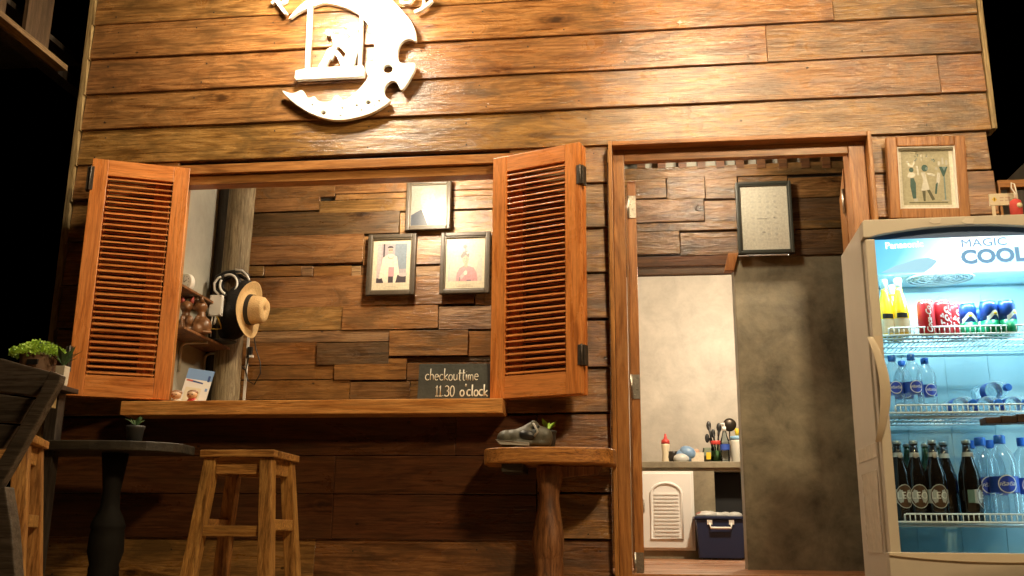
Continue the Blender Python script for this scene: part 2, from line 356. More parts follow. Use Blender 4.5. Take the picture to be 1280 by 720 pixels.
# ------------------------------------------------------------------ setting
b = B(); b.box(-60, 60, -60, 60, -.2, 0); tag(b.done('ground', GROUND), None, None, kind='structure')
YB = .9                                           # inner partition
YK = 4.2                                          # kitchen back wall
ZF = at(830, 697, YK).z                           # raised floor of the house
HX0, HX1 = xof(88, 0, 300), xof(1232, 0, 120)     # ends of the front wall
fl = thing('floor', (0, 0, ZF), None, None); fl['kind'] = 'structure'
del_keys = [k for k in ('category', 'label') if k in fl]
for k in del_keys: del fl[k]
base = B(); base.box(HX0 + .05, HX1 - .05, .06, 5.2, -ZF + .005, -.03); base.done('subfloor', W_DARK, fl)
yy = .06; i = 0
while yy < YK:
    B().box(HX0 + .06, HX1 + .3, yy, yy + .126, -.028, random.uniform(-.0015, .0015)).done('plank', W_FLOOR, fl, bevel=.002, seg=1); yy += .13; i += 1

# ------------------------------------------------------------------ the wooden house front
house = thing('wooden_house', (0, 0, 0), 'brown clapboard wooden house front with a serving window and a doorway', 'house')
GZ = [at(540, 11).z, at(640, 50.5).z, at(640, 96.5).z, at(640, 143).z, at(640, 189).z]
GZ = [GZ[0] + .21 * 3, GZ[0] + .21 * 2, GZ[0] + .21] + GZ
GZ += [at(750, y).z for y in (232.5, 287.5, 344.5, 402.5, 462)] + [at(700, 520).z, at(640, 570.3).z, at(640, 619).z, at(640, 676.5).z]
GZ += [GZ[-1] - .205, GZ[-1] - .39]
WX0, WX1 = xof(224, 0, 300), xof(627, 0, 400)     # window opening
WZ0, WZ1 = at(400, 503).z, at(430, 211).z
DX0, DX1 = xof(769, 0, 400), xof(1084, 0, 230)    # door opening (outer frame)
DZ1 = at(900, 183).z
def clap(x0, x1, zb, zt, lift=0.0, name='plank', m=W_OUT, sag=0):
    """one lapped board: thick bottom edge proud, top edge tucked behind the board above"""
    n = max(1, int((x1 - x0) / .35)); b = B(); rows = []
    for i in range(n + 1):
        x = x0 + (x1 - x0) * i / n
        jb, jt = random.uniform(-.0022, .0022), random.uniform(-.002, .002)
        rows.append([(x, -.026 - lift, zb + jb), (x, -.010 - lift, zt + .010), (x, 0.012, zt + .010), (x, 0.012, zb + jb)])
    vs = [p for r in rows for p in r]; fs = [(3, 2, 1, 0), tuple(4 * n + k for k in range(4))]
    for i in range(n):
        for k in range(4):
            a, c = 4 * i + k, 4 * i + (k + 1) % 4; fs.append((a, c, c + 4, a + 4))
    b.faces(vs, fs); o = b.done(name, m, house, bevel=.0025, seg=1)
    return o
GAP = .004
rows = list(zip(GZ[1:], GZ))                      # (bottom, top)
joints = {3: [xof(236, 0, 15), xof(1041, 0, 20)], 4: [xof(958, 0, 60)], 5: [xof(957, 0, 60), xof(840, 0, 110)], 6: [xof(1172, 0, 90)], 2: [-.7], 1: [.2], 0: [-1.4]}
joints = {1: [-1.0], 2: [.3], 3: [xof(1041, 0, 20)], 4: [xof(958, 0, 60)], 5: [xof(1172, 0, 90)], 6: [], 7: [xof(410, 0, 180)]}
for i, (zb, zt) in enumerate(rows):
    if zb > DZ1 - .02:                            # full rows over the openings
        xs = [HX0] + sorted(joints.get(i, [])) + [HX1]
        for a, c in zip(xs, xs[1:]): clap(a + .0003, c - .0003, zb + GAP, zt, random.uniform(0, .003))
    else:
        if zt < WZ0 + .02:                        # below the sill
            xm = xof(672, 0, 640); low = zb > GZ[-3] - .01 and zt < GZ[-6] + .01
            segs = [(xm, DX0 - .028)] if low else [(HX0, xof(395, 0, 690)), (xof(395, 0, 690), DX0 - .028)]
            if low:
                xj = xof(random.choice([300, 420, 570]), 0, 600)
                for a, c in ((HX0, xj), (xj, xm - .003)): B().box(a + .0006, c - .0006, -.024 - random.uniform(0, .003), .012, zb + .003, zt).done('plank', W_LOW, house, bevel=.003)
        elif zb < WZ0 - .03:                      # the row the sill cuts
            segs = [(HX0, WX0 - .01), (WX1 + .01, DX0 - .025)]
            clap(WX0 - .008, WX1 + .008, zb + GAP, WZ0 - .055, 0)
        else: segs = [(HX0, WX0 - .03), (WX1 + .03, DX0 - .024)]
        for a, c in segs: clap(a, c, zb + GAP + random.uniform(.004, .012), zt - .004, random.uniform(0, .005))
        xe = HX1 - random.uniform(.0, .02)
        if zb < DZ1 - .1 or True: clap(DX1 + .02, xe, zb + GAP + random.uniform(.003, .012), zt - .004, random.uniform(0, .005))
# narrow bottom board piece beside the door
# nail heads along the boards
b = B(); random.seed(77)
for zb, zt in rows:
    x = HX0 + .12
    while x < HX1 - .05:
        for f_ in (.18, .78):
            inside = (WX0 - .06 < x < WX1 + .06 and WZ0 - .12 < zb + (zt - zb) * f_ < WZ1 + .06) or (DX0 - .05 < x < DX1 + .05 and zb < DZ1 + .03)
            low_ = zb > GZ[-3] - .01 and zt < GZ[-6] + .01 and x < xof(680, 0, 640)
            if random.random() < .75 and not inside and not low_:
                z = zb + (zt - zb) * f_ + random.uniform(-.01, .01); xx = x + random.uniform(-.03, .03)
                b.lathe([(.0042, .003), (.0036, 0)], 7, (xx, -.0265 + .016 * (z - zb) / (zt - zb) - .004, z), axis=(0, 1, 0))
        x += random.uniform(.42, .6)
no = b.done('nail_heads', mat('rusty_nail', (.03, .02, .014), .7), house); no['kind'] = 'stuff'
random.seed(12)
# dark inner sheathing behind the boards (two leaves of the wall, with the openings cut out)
b = B()
b.box(HX0 + .01, WX0 - .02, .02, .06, 0, 3.6); b.box(WX0 - .02, WX1 + .02, .02, .06, 0, WZ0 - .05); b.box(WX0 - .02, WX1 + .02, .02, .06, WZ1 + .002, 3.6)
b.box(WX1 + .02, DX0 - .03, .02, .06, 0, 3.6); b.box(DX0 - .03, DX1 + .03, .02, .06, DZ1 + .03, 3.6); b.box(DX1 + .03, HX1 - .02, .02, .06, 0, 3.6)
b.done('sheathing', W_DARK, house)
# corner trims: scribed to the lapped boards on the left, straight on the right
b = B(); zz = GZ[:]
for zb, zt in rows:
    if zt < GZ[-4]: continue
    x0 = HX0 - .030; b.hexa([(x0, -.036, zb), (HX0 + .003, -.036, zb), (HX0 + .003, .06, zb), (x0, .06, zb), (x0, -.036, zt), (HX0 - .007, -.036, zt), (HX0 - .007, .06, zt), (x0, .06, zt)])
b.done('corner_trim', W_TRIM, house)
b = B(); b.box(HX1 + .001, HX1 + .022, -.034, .06, at(1239, 164).z, 3.65); b.done('corner_trim', W_TRIM, house, bevel=.002)
b = B(); b.box(HX0 - .03, HX0, .062, YB + .3, 0, 3.55); b.done('side_wall', W_DARK, house)
b = B(); b.box(HX1 - .02, HX1, .062, 5.2, 0, 3.55); b.done('side_wall', W_DARK, house)
b = B(); b.box(HX0 - .3, HX1 + .3, .065, 5.3, 3.56, 3.66); b.done('roof', W_DARK, house)
b = B(); b.box(HX0, HX1, .062, 5.2, 2.72, 2.76); b.done('ceiling_boarding', W_BEAM, house)

# window frame and sill
b = B(); b.box(WX0 - .05, WX1 + .05, -.022, .075, WZ1 - .006, WZ1 + .040); b.done('window_head', W_FRAMEX, house, bevel=.002)
b = B(); b.box(WX0 - .05, WX1 + .05, .0, .075, WZ1 - .055, WZ1 - .009); b.done('window_head', W_FRAMEX, house, bevel=.002)
for x in (WX0 - .05, WX1 + .0): B().box(x, x + .05, -.0205, .0745, WZ0, WZ1 - .057).done('window_jamb', W_FRAME, house, bevel=.002)
sx0, sx1 = at(151, 503, -.16).x, at(628, 503, -.16).x
sz1, sz0 = at(400, 499.5, -.16).z, at(400, 517.5, -.16).z
W_SILL = wood('sill_teak', (.40, .15, .03), (.74, .33, .085), (.82, .42, .13), rough=.3, axis='X', var=.04, blotch=.3, bump=.2, knots=False, grain=.8)
b = B(); b.box(sx0, sx1, -.16, .10, sz0, sz1); b.done('window_sill', W_SILL, house, bevel=.004)
SILLZ = sz1
# two pairs of folded louvre shutters; each leaf is a part, its slats and hinges sub-parts
HM = mat('dark_hinge', (.085, .07, .055), .45, metal=.6, mottle=.4, mscale=60)
def leaf(hinge, end, z0, z1, front, slats=34):
    """one louvred leaf between two vertical edges"""
    hx = Vector((hinge[0], hinge[1], 0)); ex = Vector((end[0], end[1], 0)); wdt = (ex - hx).length
    ang = math.atan2(ex.y - hx.y, ex.x - hx.x); H = z1 - z0; T = .032; st = .072
    tr, br = .078, .098
    b = B()
    b.box(0, st, -T / 2, T / 2, 0, H); b.box(wdt - st, wdt, -T / 2, T / 2, 0, H)
    f = b.done('shutter', W_RED, house, (hx.x, hx.y, z0), (0, 0, ang), bevel=.0025)
    r1 = B(); r1.box(st, wdt - st, -T / 2 + .0015, T / 2 - .0015, H - tr, H); r1.done('top_rail', W_REDX, f, bevel=.002)
    r2 = B(); r2.box(st, wdt - st, -T / 2 + .0015, T / 2 - .0015, 0, br); r2.done('bottom_rail', W_REDX, f, bevel=.002)
    me = None
    sgn = -1 if ex.x > hx.x else 1
    hh = (H - tr - br) / slats
    for k in range(slats):
        z = br + hh * (k + .5)
        if me is None:
            s = B(); xa_, xb_ = st + .002, wdt - st - .002
            s.hexa([(xa_, sgn * .0125, -.0075), (xb_, sgn * .0125, -.0075), (xb_, sgn * .0125, -.0005), (xa_, sgn * .0125, -.0005), (xa_, sgn * -.0125, .003), (xb_, sgn * -.0125, .003), (xb_, sgn * -.0125, .010), (xa_, sgn * -.0125, .010)])
            o = s.done('slat', W_REDX, f, (0, 0, z), bevel=.002); me = o.data
        else: link('slat', me, f, (0, random.uniform(-.0006, .0006), z + random.uniform(-.0012, .0012)), (R(random.uniform(-5, 5)), R(random.uniform(-.25, .25)), 0))
    return f, wdt, H, ang
# right pair
yo, yi = -.215, -.052
tl, tr_ = at(613.5, 196.5, yi), at(725, 182, yo); bl, br_ = at(620, 497.5, yi), at(729.5, 494.5, yo)
z0r = (bl.z + br_.z) / 2; z1r = (tl.z + tr_.z) / 2
ri, ro = ((tl.x + bl.x) / 2, yi), ((tr_.x + br_.x) / 2, yo)
fR, wR, hR, aR = leaf(ri, ro, z0r, z1r, True)
o2 = (ro[0] + .014, yo + .042)
fB, wB, hB, aB = leaf(o2, (WX1 + .045, -.045), z0r, z1r, False)
for zz in (hR - .155, .165):                       # hinges where the two leaves meet
    b = B(); b.box(wR - .014, wR + .001, -.020, .010, zz - .044, zz + .044); b.box(wR - .002, wR + .016, -.012, .024, zz - .044, zz + .044); b.tube([(wR + .004, -.018, zz - .046), (wR + .004, -.018, zz + .046)], .0055, 8)
    b.done('hinge', HM, fR, bevel=.001, seg=1)
# left pair
yo, yi = -.225, -.050
tl, tr_ = at(113, 196.5, yo), at(234.5, 214.5, yi); bl, br_ = at(86.5, 495.5, yo), at(214.5, 499.5, yi)
z0l = (bl.z + br_.z) / 2; z1l = (tl.z + tr_.z) / 2
lo_, li = ((tl.x + bl.x) / 2, yo), ((tr_.x + br_.x) / 2, yi)
fL, wL, hL, aL = leaf(lo_, li, z0l, z1l, True)
fB2, _, _, _ = leaf((WX0 - .045, -.045), (lo_[0] - .012, yo + .042), z0l, z1l, False)
for zz in (hL - .10, .165):
    b = B(); b.box(-.001, .012, -.020, .010, zz - .058, zz + .058); b.box(-.02, .002, -.012, .024, zz - .058, zz + .058); b.tube([(-.004, -.018, zz - .06), (-.004, -.018, zz + .06)], .0055, 8)
    b.done('hinge', HM, fL, bevel=.001, seg=1)

# door frame: thin proud edge, jambs, stop, head; two leaves folded inside
b = B()
b.box(DX0 - .018, DX0, -.075, .06, ZF - .25, DZ1 + .018); b.done('door_jamb', W_FRAME, house, bevel=.003)
b = B(); b.box(DX1, DX1 + .018, -.075, .06, ZF - .25, DZ1 + .018); b.done('door_jamb', W_FRAME, house, bevel=.003)
b = B(); b.box(DX0 + .001, DX1 - .001, -.0735, .06, DZ1 - .004, DZ1 + .0165); b.done('door_head', W_FRAMEX, house, bevel=.003)
jx0, jx1 = at(784, 400, .0).x, at(1063, 230, .0).x
b = B(); b.box(DX0 + .001, jx0, -.012, .11, ZF - .02, DZ1 - .005); b.done('door_stop', W_FRAME, house, bevel=.003)
b = B(); b.box(jx1, DX1 - .001, -.012, .11, ZF - .02, DZ1 - .005); b.done('door_stop', W_FRAME, house, bevel=.003)
hz0 = at(900, 198.5, .0).z
b = B(); b.box(jx0 + .001, jx1 - .001, -.011, .03, hz0, DZ1 - .006); b.done('door_head', W_FRAMEX, house, bevel=.003)
def door_leaf(hx, ang, ht):
    d = B(); d.box(0, .46, -.02, .02, 0, ht); f = d.done('door', W_FRAME, house, (hx, .125, ZF + .01), (0, 0, ang), bevel=.003)
    return f
dl = door_leaf(at(791, 300, .13).x - .001, R(91.5), hz0 - ZF - .06)
dr = door_leaf(at(1061, 250, .13).x + .002, R(81), hz0 - ZF - .03)
def hinge_plate(f, z, y0=-.018, y1=.018):
    b = B(); b.box(-.004, -.0005, y0, y1, z - .055, z + .055); b.tube([(-.005, y1, z - .055), (-.005, y1, z + .055)], .006, 8)
    for k in range(4): b.lathe([(.0045, 0), (.003, .0015)], 8, (-.0042, (-1) ** k * .006, z - .04 + k * .027), axis=(-1, 0, 0))
    b.done('hinge', STEEL, f)
hinge_plate(dl, at(787, 261, .12).z - ZF); hinge_plate(dl, at(792, 486, .12).z - ZF); hinge_plate(dl, at(797, 716, .12).z - ZF + .02)
def hinge_face(f, z):
    b = B(); b.box(.004, .05, .0205, .0235, z - .06, z + .06); b.tube([(0, .026, z - .06), (0, .026, z + .06)], .007, 8)
    for k in range(4): b.lathe([(.005, 0), (.003, .002)], 8, (.018 + (k % 2) * .018, .0235, z - .04 + k * .027), axis=(0, 1, 0))
    b.done('hinge', STEEL, f)
hinge_face(dr, at(1060, 256, .15).z - ZF)

# ------------------------------------------------------------------ inside: partition of reclaimed boards
part = thing('plank_partition', (0, YB, 0), 'inner wall of uneven reclaimed boards behind the window and doorway', 'wall')
def board(x0, x1, y0, y1, pr=.0, m=W_IN, name='plank'):
    """board given by its outline in the photograph, on the partition"""
    a = at(x0, (y0 + y1) / 2, YB); c = at(x1, (y0 + y1) / 2, YB)
    zt, zb = at((x0 + x1) / 2, y0, YB).z, at((x0 + x1) / 2, y1, YB).z
    b = B(); b.box(a.x + .001, c.x - .001, -.012 - pr * .65, .02, zb + .0015, zt - .0015)
    for v in b.bm.verts: v.co.x += random.uniform(-.002, .002); v.co.z += random.uniform(-.002, .002)
    return b.done(name, m, part, bevel=.002, seg=1)
W_INL = wood('pale_reclaimed_board', (.14, .08, .04), (.36, .20, .09), (.48, .30, .15), rough=.35, var=.15, bump=.5, blotch=.35)
W_IND = wood('dark_reclaimed_board', (.04, .026, .013), (.12, .07, .032), (.18, .105, .045), rough=.28, var=.15, bump=.5, blotch=.6)  # the darker brown boards
W_INR = wood('reddish_reclaimed_board', (.11, .045, .015), (.28, .125, .04), (.36, .17, .055), rough=.28, var=.15, bump=.3, blotch=.55, grain=.7)
for r in [(200, 330, 205, 224), (330, 460, 196, 224), (460, 640, 190, 223, .004), (318, 420, 224, 248), (420, 640, 223, 240, .003), (420, 640, 240, 248),
          (318, 400, 248, 265), (400, 640, 248, 264, .004), (316, 500, 265, 295, .002, W_IND), (500, 640, 264, 294), (312, 455, 295, 331, .012), (455, 640, 294, 331, .012),
          (308, 331, 333, 346), (331, 378, 333, 346, .0, W_INR), (378, 392, 333, 346, .004, W_INL), (392, 440, 333, 346, .0, W_INR), (440, 452, 333, 346, .003, W_INL), (452, 520, 332, 347),
          (305, 470, 346, 385, .004), (470, 594, 347, 382, .008), (520, 640, 332, 347, .004), (594, 606, 348, 382), (606, 640, 348, 382, .004),
          (303, 429, 385, 414, .004), (429, 549, 383, 413, .02), (549, 640, 383, 413, .018, W_INL), (300, 488, 414, 429, .004, W_INL),
          (300, 397, 429, 457, .002, W_INR), (397, 487.5, 429, 457, .022, W_IND), (488, 586, 414, 446, .034), (586, 640, 414, 446, .008, W_INR), (487.5, 640, 446, 453, .0, W_IND),
          (298, 419, 457, 475, .0, W_INR), (419, 509, 449, 476, .02, W_INR), (509, 640, 453, 476, .006), (296, 438, 476, 500, .006, W_INR), (438, 513, 477, 500, .01), (513, 640, 476, 500, .002),
          # above the doorway
          (640, 795, 170, 206), (640, 760, 206, 250), (760, 1110, 206, 221, .003, W_DOOR), (760, 833, 221, 250, 0, W_DOOR), (833, 881, 221, 249.5, .004, W_DOOR), (881, 922, 221, 249.5, .002, W_DOOR), (922, 985, 221, 249, 0, W_DOOR), (985, 1110, 221, 247, .003, W_DOOR),
          (760, 880, 250, 279, .003, W_DOOR), (880, 985, 250, 279, .0, W_DOOR), (985, 1110, 247, 276, .0, W_IND), (760, 925, 279, 290, .006, W_DOOR), (925, 1110, 276, 287, 0, W_DOOR), (760, 850, 290, 319, .003, W_DOOR), (850, 985, 290, 319, .001, W_DOOR), (985, 1110, 287, 319, .003, W_IND),
          (640, 785, 250, 331), (640, 780, 331, 420), (640, 780, 420, 500)]:
    board(*r)
zb_w = at(500, 500, YB).z; px0 = at(318, 300, YB).x; ox0, ox1 = at(780, 500, YB).x, at(925, 500, YB).x; zbm = at(860, 333, YB).z; zpl = at(1000, 319, YB).z
k = zb_w
while k > ZF:                                      # the rest of the wall under the sill
    b = B(); b.box(px0, ox0 - .01, -.012, .02, max(ZF, k - .16) + .002, k - .002); b.done('plank', W_IN, part, bevel=.002, seg=1); k -= .16
b = B(); b.box(HX0 + .01, ox0 - .02, .021, .05, ZF, 2.71); b.box(ox0 - .02, HX1 - .03, .0212, .0502, zpl + .02, at(900, 208, YB).z); b.done('backing', W_DARK, part)
b = B(); b.box(ox0 - .6, HX1 - .03, .06, .07, at(900, 214, YB).z, 2.71); b.done('panel', PLASTER2, part)
b = B(); b.box(ox0 - .02, ox1 + .0, -.008, .045, zbm, at(860, 320, YB).z); b.done('lintel', W_BEAM, part, bevel=.003)
a = at(905, 318, YB); c = at(918, 340, YB); b = B(); b.hexa([(a.x - .005, -.03, c.z), (a.x + .045, -.03, c.z), (a.x + .045, .02, c.z), (a.x - .005, .02, c.z), (a.x + .02, -.03, a.z), (a.x + .075, -.03, a.z), (a.x + .075, .02, a.z), (a.x + .02, .02, a.z)]); b.done('bracket', W_FRAME, part, bevel=.003)
for px in (801.5, 827, 853, 876.5, 900, 924.5, 951, 978, 1006, 1032):      # short studs in the gap over the boards
    a = at(px, 205, YB); b = B(); b.box(a.x - .022, a.x + .022, -.02, .03, a.z - .03, 2.71); b.done('stud', W_BEAM, part)
# concrete panel right of the inner opening
cw = tag(B().box(ox1, HX1 - .022, YB - .004, YB + .14, ZF - .02, zpl + .002).done('concrete_wall', CONC, bevel=.004), 'dark mottled concrete wall between the kitchen opening and the fridge', 'wall')
# side wall of the room, old post in its corner
SX = at(276, 330, YB).x
sw = tag(B().box(SX - .12, SX, .063, YB + .02, ZF - .01, 2.71).done('plaster_wall', PLASTER2, bevel=.003), 'grey plaster side wall carrying the shelves inside the window', 'wall')
pa, pb = at(291, 215, YB - .1), at(322, 215, YB - .1)
post = thing('timber_post', (0, 0, 0), 'weathered grey timber post in the corner between plaster and boards', 'post')
b = B(); pc = (pa.x + pb.x) / 2; pw = (pb.x - pa.x) / 2
def pring(z, dx): return [(pc + dx + math.cos(2 * math.pi * i / 14) * pw * (1 + .05 * math.sin(i * 2.3 + z)), YB - .12 + math.sin(2 * math.pi * i / 14) * pw * .8, z) for i in range(14)]
zs = [ZF, .7, 1.1, 1.5, 1.8, 2.1, 2.4, 2.71]; vs = []; fs = []
for i, z in enumerate(zs): vs += pring(z, .006 * math.sin(z * 3))
for i in range(len(zs) - 1):
    for q in range(14): fs.append((14 * i + q, 14 * i + (q + 1) % 14, 14 * i + 14 + (q + 1) % 14, 14 * i + 14 + q))
b.faces(vs, fs, True); b.done('trunk', W_POST, post)
b = B(); b.box(SX - .001, pa.x - .006, YB - .10, YB - .02, ZF, 2.71); b.done('shadow_strip', W_BLK, post)  # black strip standing in for the shadow gap beside the post

# kitchen
KX0, KX1 = -.6, 2.4
tag(B().box(KX0, KX1, YK, YK + .12, ZF - .01, 2.71).done('kitchen_wall', PLASTER), 'pale trowelled plaster wall at the back of the kitchen', 'wall')
tag(B().box(KX0 - .1, KX0, YB + .06, YK, ZF - .01, 2.71).done('kitchen_side_wall', PLASTER), 'plaster wall closing the kitchen towards the serving window', 'wall')
tag(B().box(KX1, KX1 + .1, YB + .16, YK, ZF - .01, 2.71).done('kitchen_side_wall', PLASTER), 'plaster wall on the fridge side of the kitchen', 'wall')
YC = YK - .56
kf = at(830, 697, YC)
cz1 = at(860, 577, YC).z; cz0 = ZF
ct = thing('kitchen_counter', (at(860, 600, YC).x, YC, ZF), 'cement kitchen counter with a white louvred cupboard door', 'counter')
cx = ct.location.x; cH = cz1 - ZF
ctx0, ctx1 = at(780, 600, YC).x - cx - .3, at(945, 600, YC).x - cx + .3
dx0, dx1 = at(800, 640, YC).x - cx, at(866, 640, YC).x - cx; dz0, dz1 = at(830, 685, YC).z - ZF, at(830, 592, YC).z - ZF
hx0, hx1 = at(893, 600, YC).x - cx, at(950, 600, YC).x - cx; hz1 = at(910, 589, YC).z - ZF
b = B(); b.box(ctx0, ctx1, -.02, .558, cH - .05, cH); b.done('countertop', CONC2, ct, bevel=.006)
b = B(); b.box(ctx0, hx0, 0, .5, 0, cH - .051); b.box(hx0, ctx1, .0, .5, hz1, cH - .0512); b.box(hx0 + .001, ctx1, .3, .5, 0, hz1 - .001); b.done('base', CONC2, ct)
tag(B().box(hx0 + .012, ctx1 - .05, .0, .02, .03, hz1 - .012).done('board', DARKHOLE, None, (cx, YC + .16, ZF)), 'black board put in as the shade of the recess under the counter above the navy crate', 'board')  # black sheet: the dark inside the recess, put in as colour
b = B(); b.box(dx0 - .02, dx1 + .012, -.018, -.001, dz0 - .018, dz1 + .018); b.done('door_surround', WHITE, ct, bevel=.003)
dd = B(); dd.box(dx0, dx1 - .008, -.034, -.019, dz0, dz1); dd = dd.done('door', WHITE, ct, bevel=.004)
mx = (dx0 + dx1) / 2; lw = (dx1 - dx0) * .29; lz0 = dz0 + .07; lz1 = dz1 - .16
b = B(); arch = [(mx - lw, lz0), (mx + lw, lz0), (mx + lw, lz1)] + [(mx + lw * math.cos(R(a)), lz1 + .085 * math.sin(R(a))) for a in range(15, 166, 15)] + [(mx - lw, lz1)]
b.tube([(x, -.036, z) for x, z in arch], .011, 8, closed=True); b.done('arched_moulding', WHITE, dd)
me = None
for q in range(12):
    z = lz0 + .02 + q * (lz1 - lz0) / 12
    s = B(); s.box(mx - lw + .025, mx + lw - .025, -.042, -.034, z, z + (lz1 - lz0) / 12 - .012); s.done('slat', WHITE, dd, bevel=.003)
b = B(); b.tube([(dx0 + .03, -.034, dz0 + .27), (dx0 + .03, -.055, dz0 + .285), (dx0 + .03, -.055, dz0 + .345), (dx0 + .03, -.034, dz0 + .36)], .006, 8); b.done('handle', STEEL, dd)

def kx(px): return at(px, 577, YC + .2).x
KT = cz1
def kitem(name, px, label, cat, yo=.2):
    return thing(name, (at(px, 577, YC + yo).x, YC + yo, KT), label, cat)
t = kitem('sauce_bottle', 832.5, 'cream squeeze bottle with a red nozzle cap on the kitchen counter', 'bottle')
B().lathe([(.03, 0), (.032, .01), (.026, .08), (.034, .14), (.034, .155)], 16).done('bottle_body', flat('cream_plastic', (.7, .6, .42)), t); B().lathe([(.035, .156), (.033, .185), (.014, .2), (.008, .235), (.005, .24)], 16).done('cap', REDP, t)
t = kitem('small_pot', 841.5, 'small dark round pot beside the cream squeeze bottle', 'pot'); B().lathe([(.02, 0), (.04, .02), (.045, .05), (.035, .08), (.04, .095)], 16).done('pot_body', mat('black_clay', (.02, .015, .012), .35), t)
t = kitem('wrapped_bag', 857, 'blue and white plastic bag lying on the kitchen counter', 'bag')
b = B(); b.ball((0, 0, .06), (.085, .06, .062), 14); b.ball((.02, -.02, .085), (.07, .05, .052), 12, Euler((0, .5, 0))); b.done('bag_body', flat('blue_plastic', (.2, .33, .52), .35), t)
b = B(); b.ball((-.035, -.045, .035), (.065, .04, .042), 12); b.done('white_bag', CLEARBAG, t)
t = kitem('tissue_box', 872, 'cream dotted box between the blue bag and the glass jars', 'box'); B().box(-.05, .05, -.04, .04, 0, .085).done('box_body', mat('dotted_card', (.68, .58, .44), .7, mottle=.15, mscale=60), t, bevel=.003)
B().ball((-.005, 0, .095), (.025, .018, .022), 10).done('paper', mat('pinkish_paper', (.6, .36, .25), .7), t)
JG = glassy('jar_glass', (.75, .85, .78), .25)
t = kitem('glass_jar', 885, 'glass jar with a yellow label on the kitchen counter', 'jar'); B().lathe([(.035, 0), (.042, .01), (.042, .09), (.036, .11), (.036, .125)], 18, cap=False).done('jar_body', JG, t); B().box(-.014, .022, -.0445, -.0425, .03, .085).done('paper_label', YELLOW, t); B().lathe([(.036, .003), (.038, .06), (.03, .062)], 16).done('contents', flat('grains', (.25, .2, .16)), t)
t = kitem('utensil_jar', 896, 'jar with a red rim holding black kitchen utensils', 'jar'); B().lathe([(.038, 0), (.042, .02), (.042, .12), (.04, .15)], 18, cap=False).done('jar_body', JG, t); B().lathe([(.043, .15), (.046, .155), (.046, .175), (.043, .18)], 18, cap=False).done('rim', REDP, t)
B().lathe([(.034, .005), (.036, .1)], 14).done('contents', flat('green_contents', (.1, .2, .06)), t)
for dx, tl_, hz, rr in ((-.055, -.03, .30, .02), (-.02, 0, .24, .018), (.03, .02, .29, .022), (-.07, -.02, .2, .02)):
    b = B(); b.tube([(dx * .2, 0, .06), (dx * .7, tl_ * .3, .2), (dx, tl_, hz)], [.006, .007, .012], 8); b.ball((dx, tl_, hz), (rr, .008, .038), 10); b.done('utensil', BLACK, t)
t = kitem('spray_bottle', 907, 'clear bottle with white pump and blue label beside the utensils', 'bottle', .12)
B().lathe([(.03, 0), (.036, .01), (.036, .17), (.02, .22), (.014, .25)], 18).done('bottle_body', glassy('pump_glass', (.8, .88, .9), .3), t); B().lathe([(.0368, .10), (.0368, .145)], 18, cap=False).done('paper_label', flat('blue_label', (.03, .08, .4)), t); b = B(); b.lathe([(.014, .251), (.015, .285)], 12); b.tube([(0, 0, .28), (0, 0, .31), (-.03, -.01, .305)], .009, 8); b.done('pump', WHITE2, t)
t = kitem('ladle', 914, 'dark round ladle standing behind the pump bottle', 'ladle', .3); b = B(); b.ball((0, 0, .32), (.055, .02, .055), 16); b.tube([(-.02, 0, 0), (0, 0, .28)], .006, 8); b.done('ladle_body', mat('dark_iron', (.04, .03, .02), .35, metal=.6), t)
t = kitem('plastic_jug', 923, 'white water jug with blue lid and yellow top at the counter end', 'jug'); B().lathe([(.048, 0), (.052, .01), (.056, .17), (.056, .185)], 20).done('jug_body', mat('milky_plastic', (.62, .6, .52), .4), t); B().lathe([(.058, .186), (.058, .215), (.02, .22)], 20).done('lid', flat('pale_blue_lid', (.25, .45, .65)), t); B().lathe([(.014, .221), (.018, .25), (.02, .27), (.01, .28)], 14).done('yellow_top', YELLOW, t)
# navy crate on the floor
YX = YC - .18
bx0, bx1 = at(870, 650, YX).x, at(931, 650, YX).x; bz0, bz1 = ZF, at(900, 650, YX).z
bz1 = at(900, 649.5, YX).z; bz0 = at(900, 700, YX).z
t = thing('storage_crate', ((bx0 + bx1) / 2, YX, ZF), 'navy blue plastic storage crate with white handle on the kitchen floor', 'crate'); hw = (bx1 - bx0) / 2; bh = at(900, 649, YX).z - ZF
b = B(); b.hexa([(-hw * .9, 0, 0.01), (hw * .9, 0, 0.01), (hw * .9, .32, 0.01), (-hw * .9, .32, 0.01), (-hw, -.012, bh), (hw, -.012, bh), (hw, .33, bh), (-hw, .33, bh)]); b.done('crate_body', BLUEBOX, t, bevel=.006)
b = B(); b.box(-hw - .015, hw + .015, -.026, .345, bh + .001, bh + .022); b.done('rim', BLUEBOX, t, bevel=.005)
b = B(); b.tube([(-.08, -.014, bh - .03), (-.075, -.03, bh - .065), (.075, -.03, bh - .065), (.08, -.014, bh - .03)], .009, 8); b.box(-.1, -.062, -.02, -.01, bh - .04, bh - .005); b.box(.062, .1, -.02, -.01, bh - .04, bh - .005); b.done('handle', WHITE2, t)
for sx in (-1, 1): B().box(sx * hw * .6 - .03, sx * hw * .6 + .03, .01, .05, -.0, .012).done('foot', BLACK, t)
b = B(); 
for q in range(9): b.ball((random.uniform(-hw * .6, hw * .7), random.uniform(.05, .25), bh + .03), (random.uniform(.05, .09), .06, random.uniform(.02, .038)), 10)
tag(b.done('plastic_bags', CLEARBAG, None, tuple(t.location)), 'crumpled clear plastic bags heaped on top of the navy crate', 'bags')
b = B(); b.ball((-hw * .75, .06, bh + .033), (.045, .04, .025), 10); tag(b.done('wrapped_fruit', mat('reddish_wrap', (.3, .1, .07), .4), None, tuple(t.location)), 'reddish wrapped packet on the corner of the navy crate', 'packet')
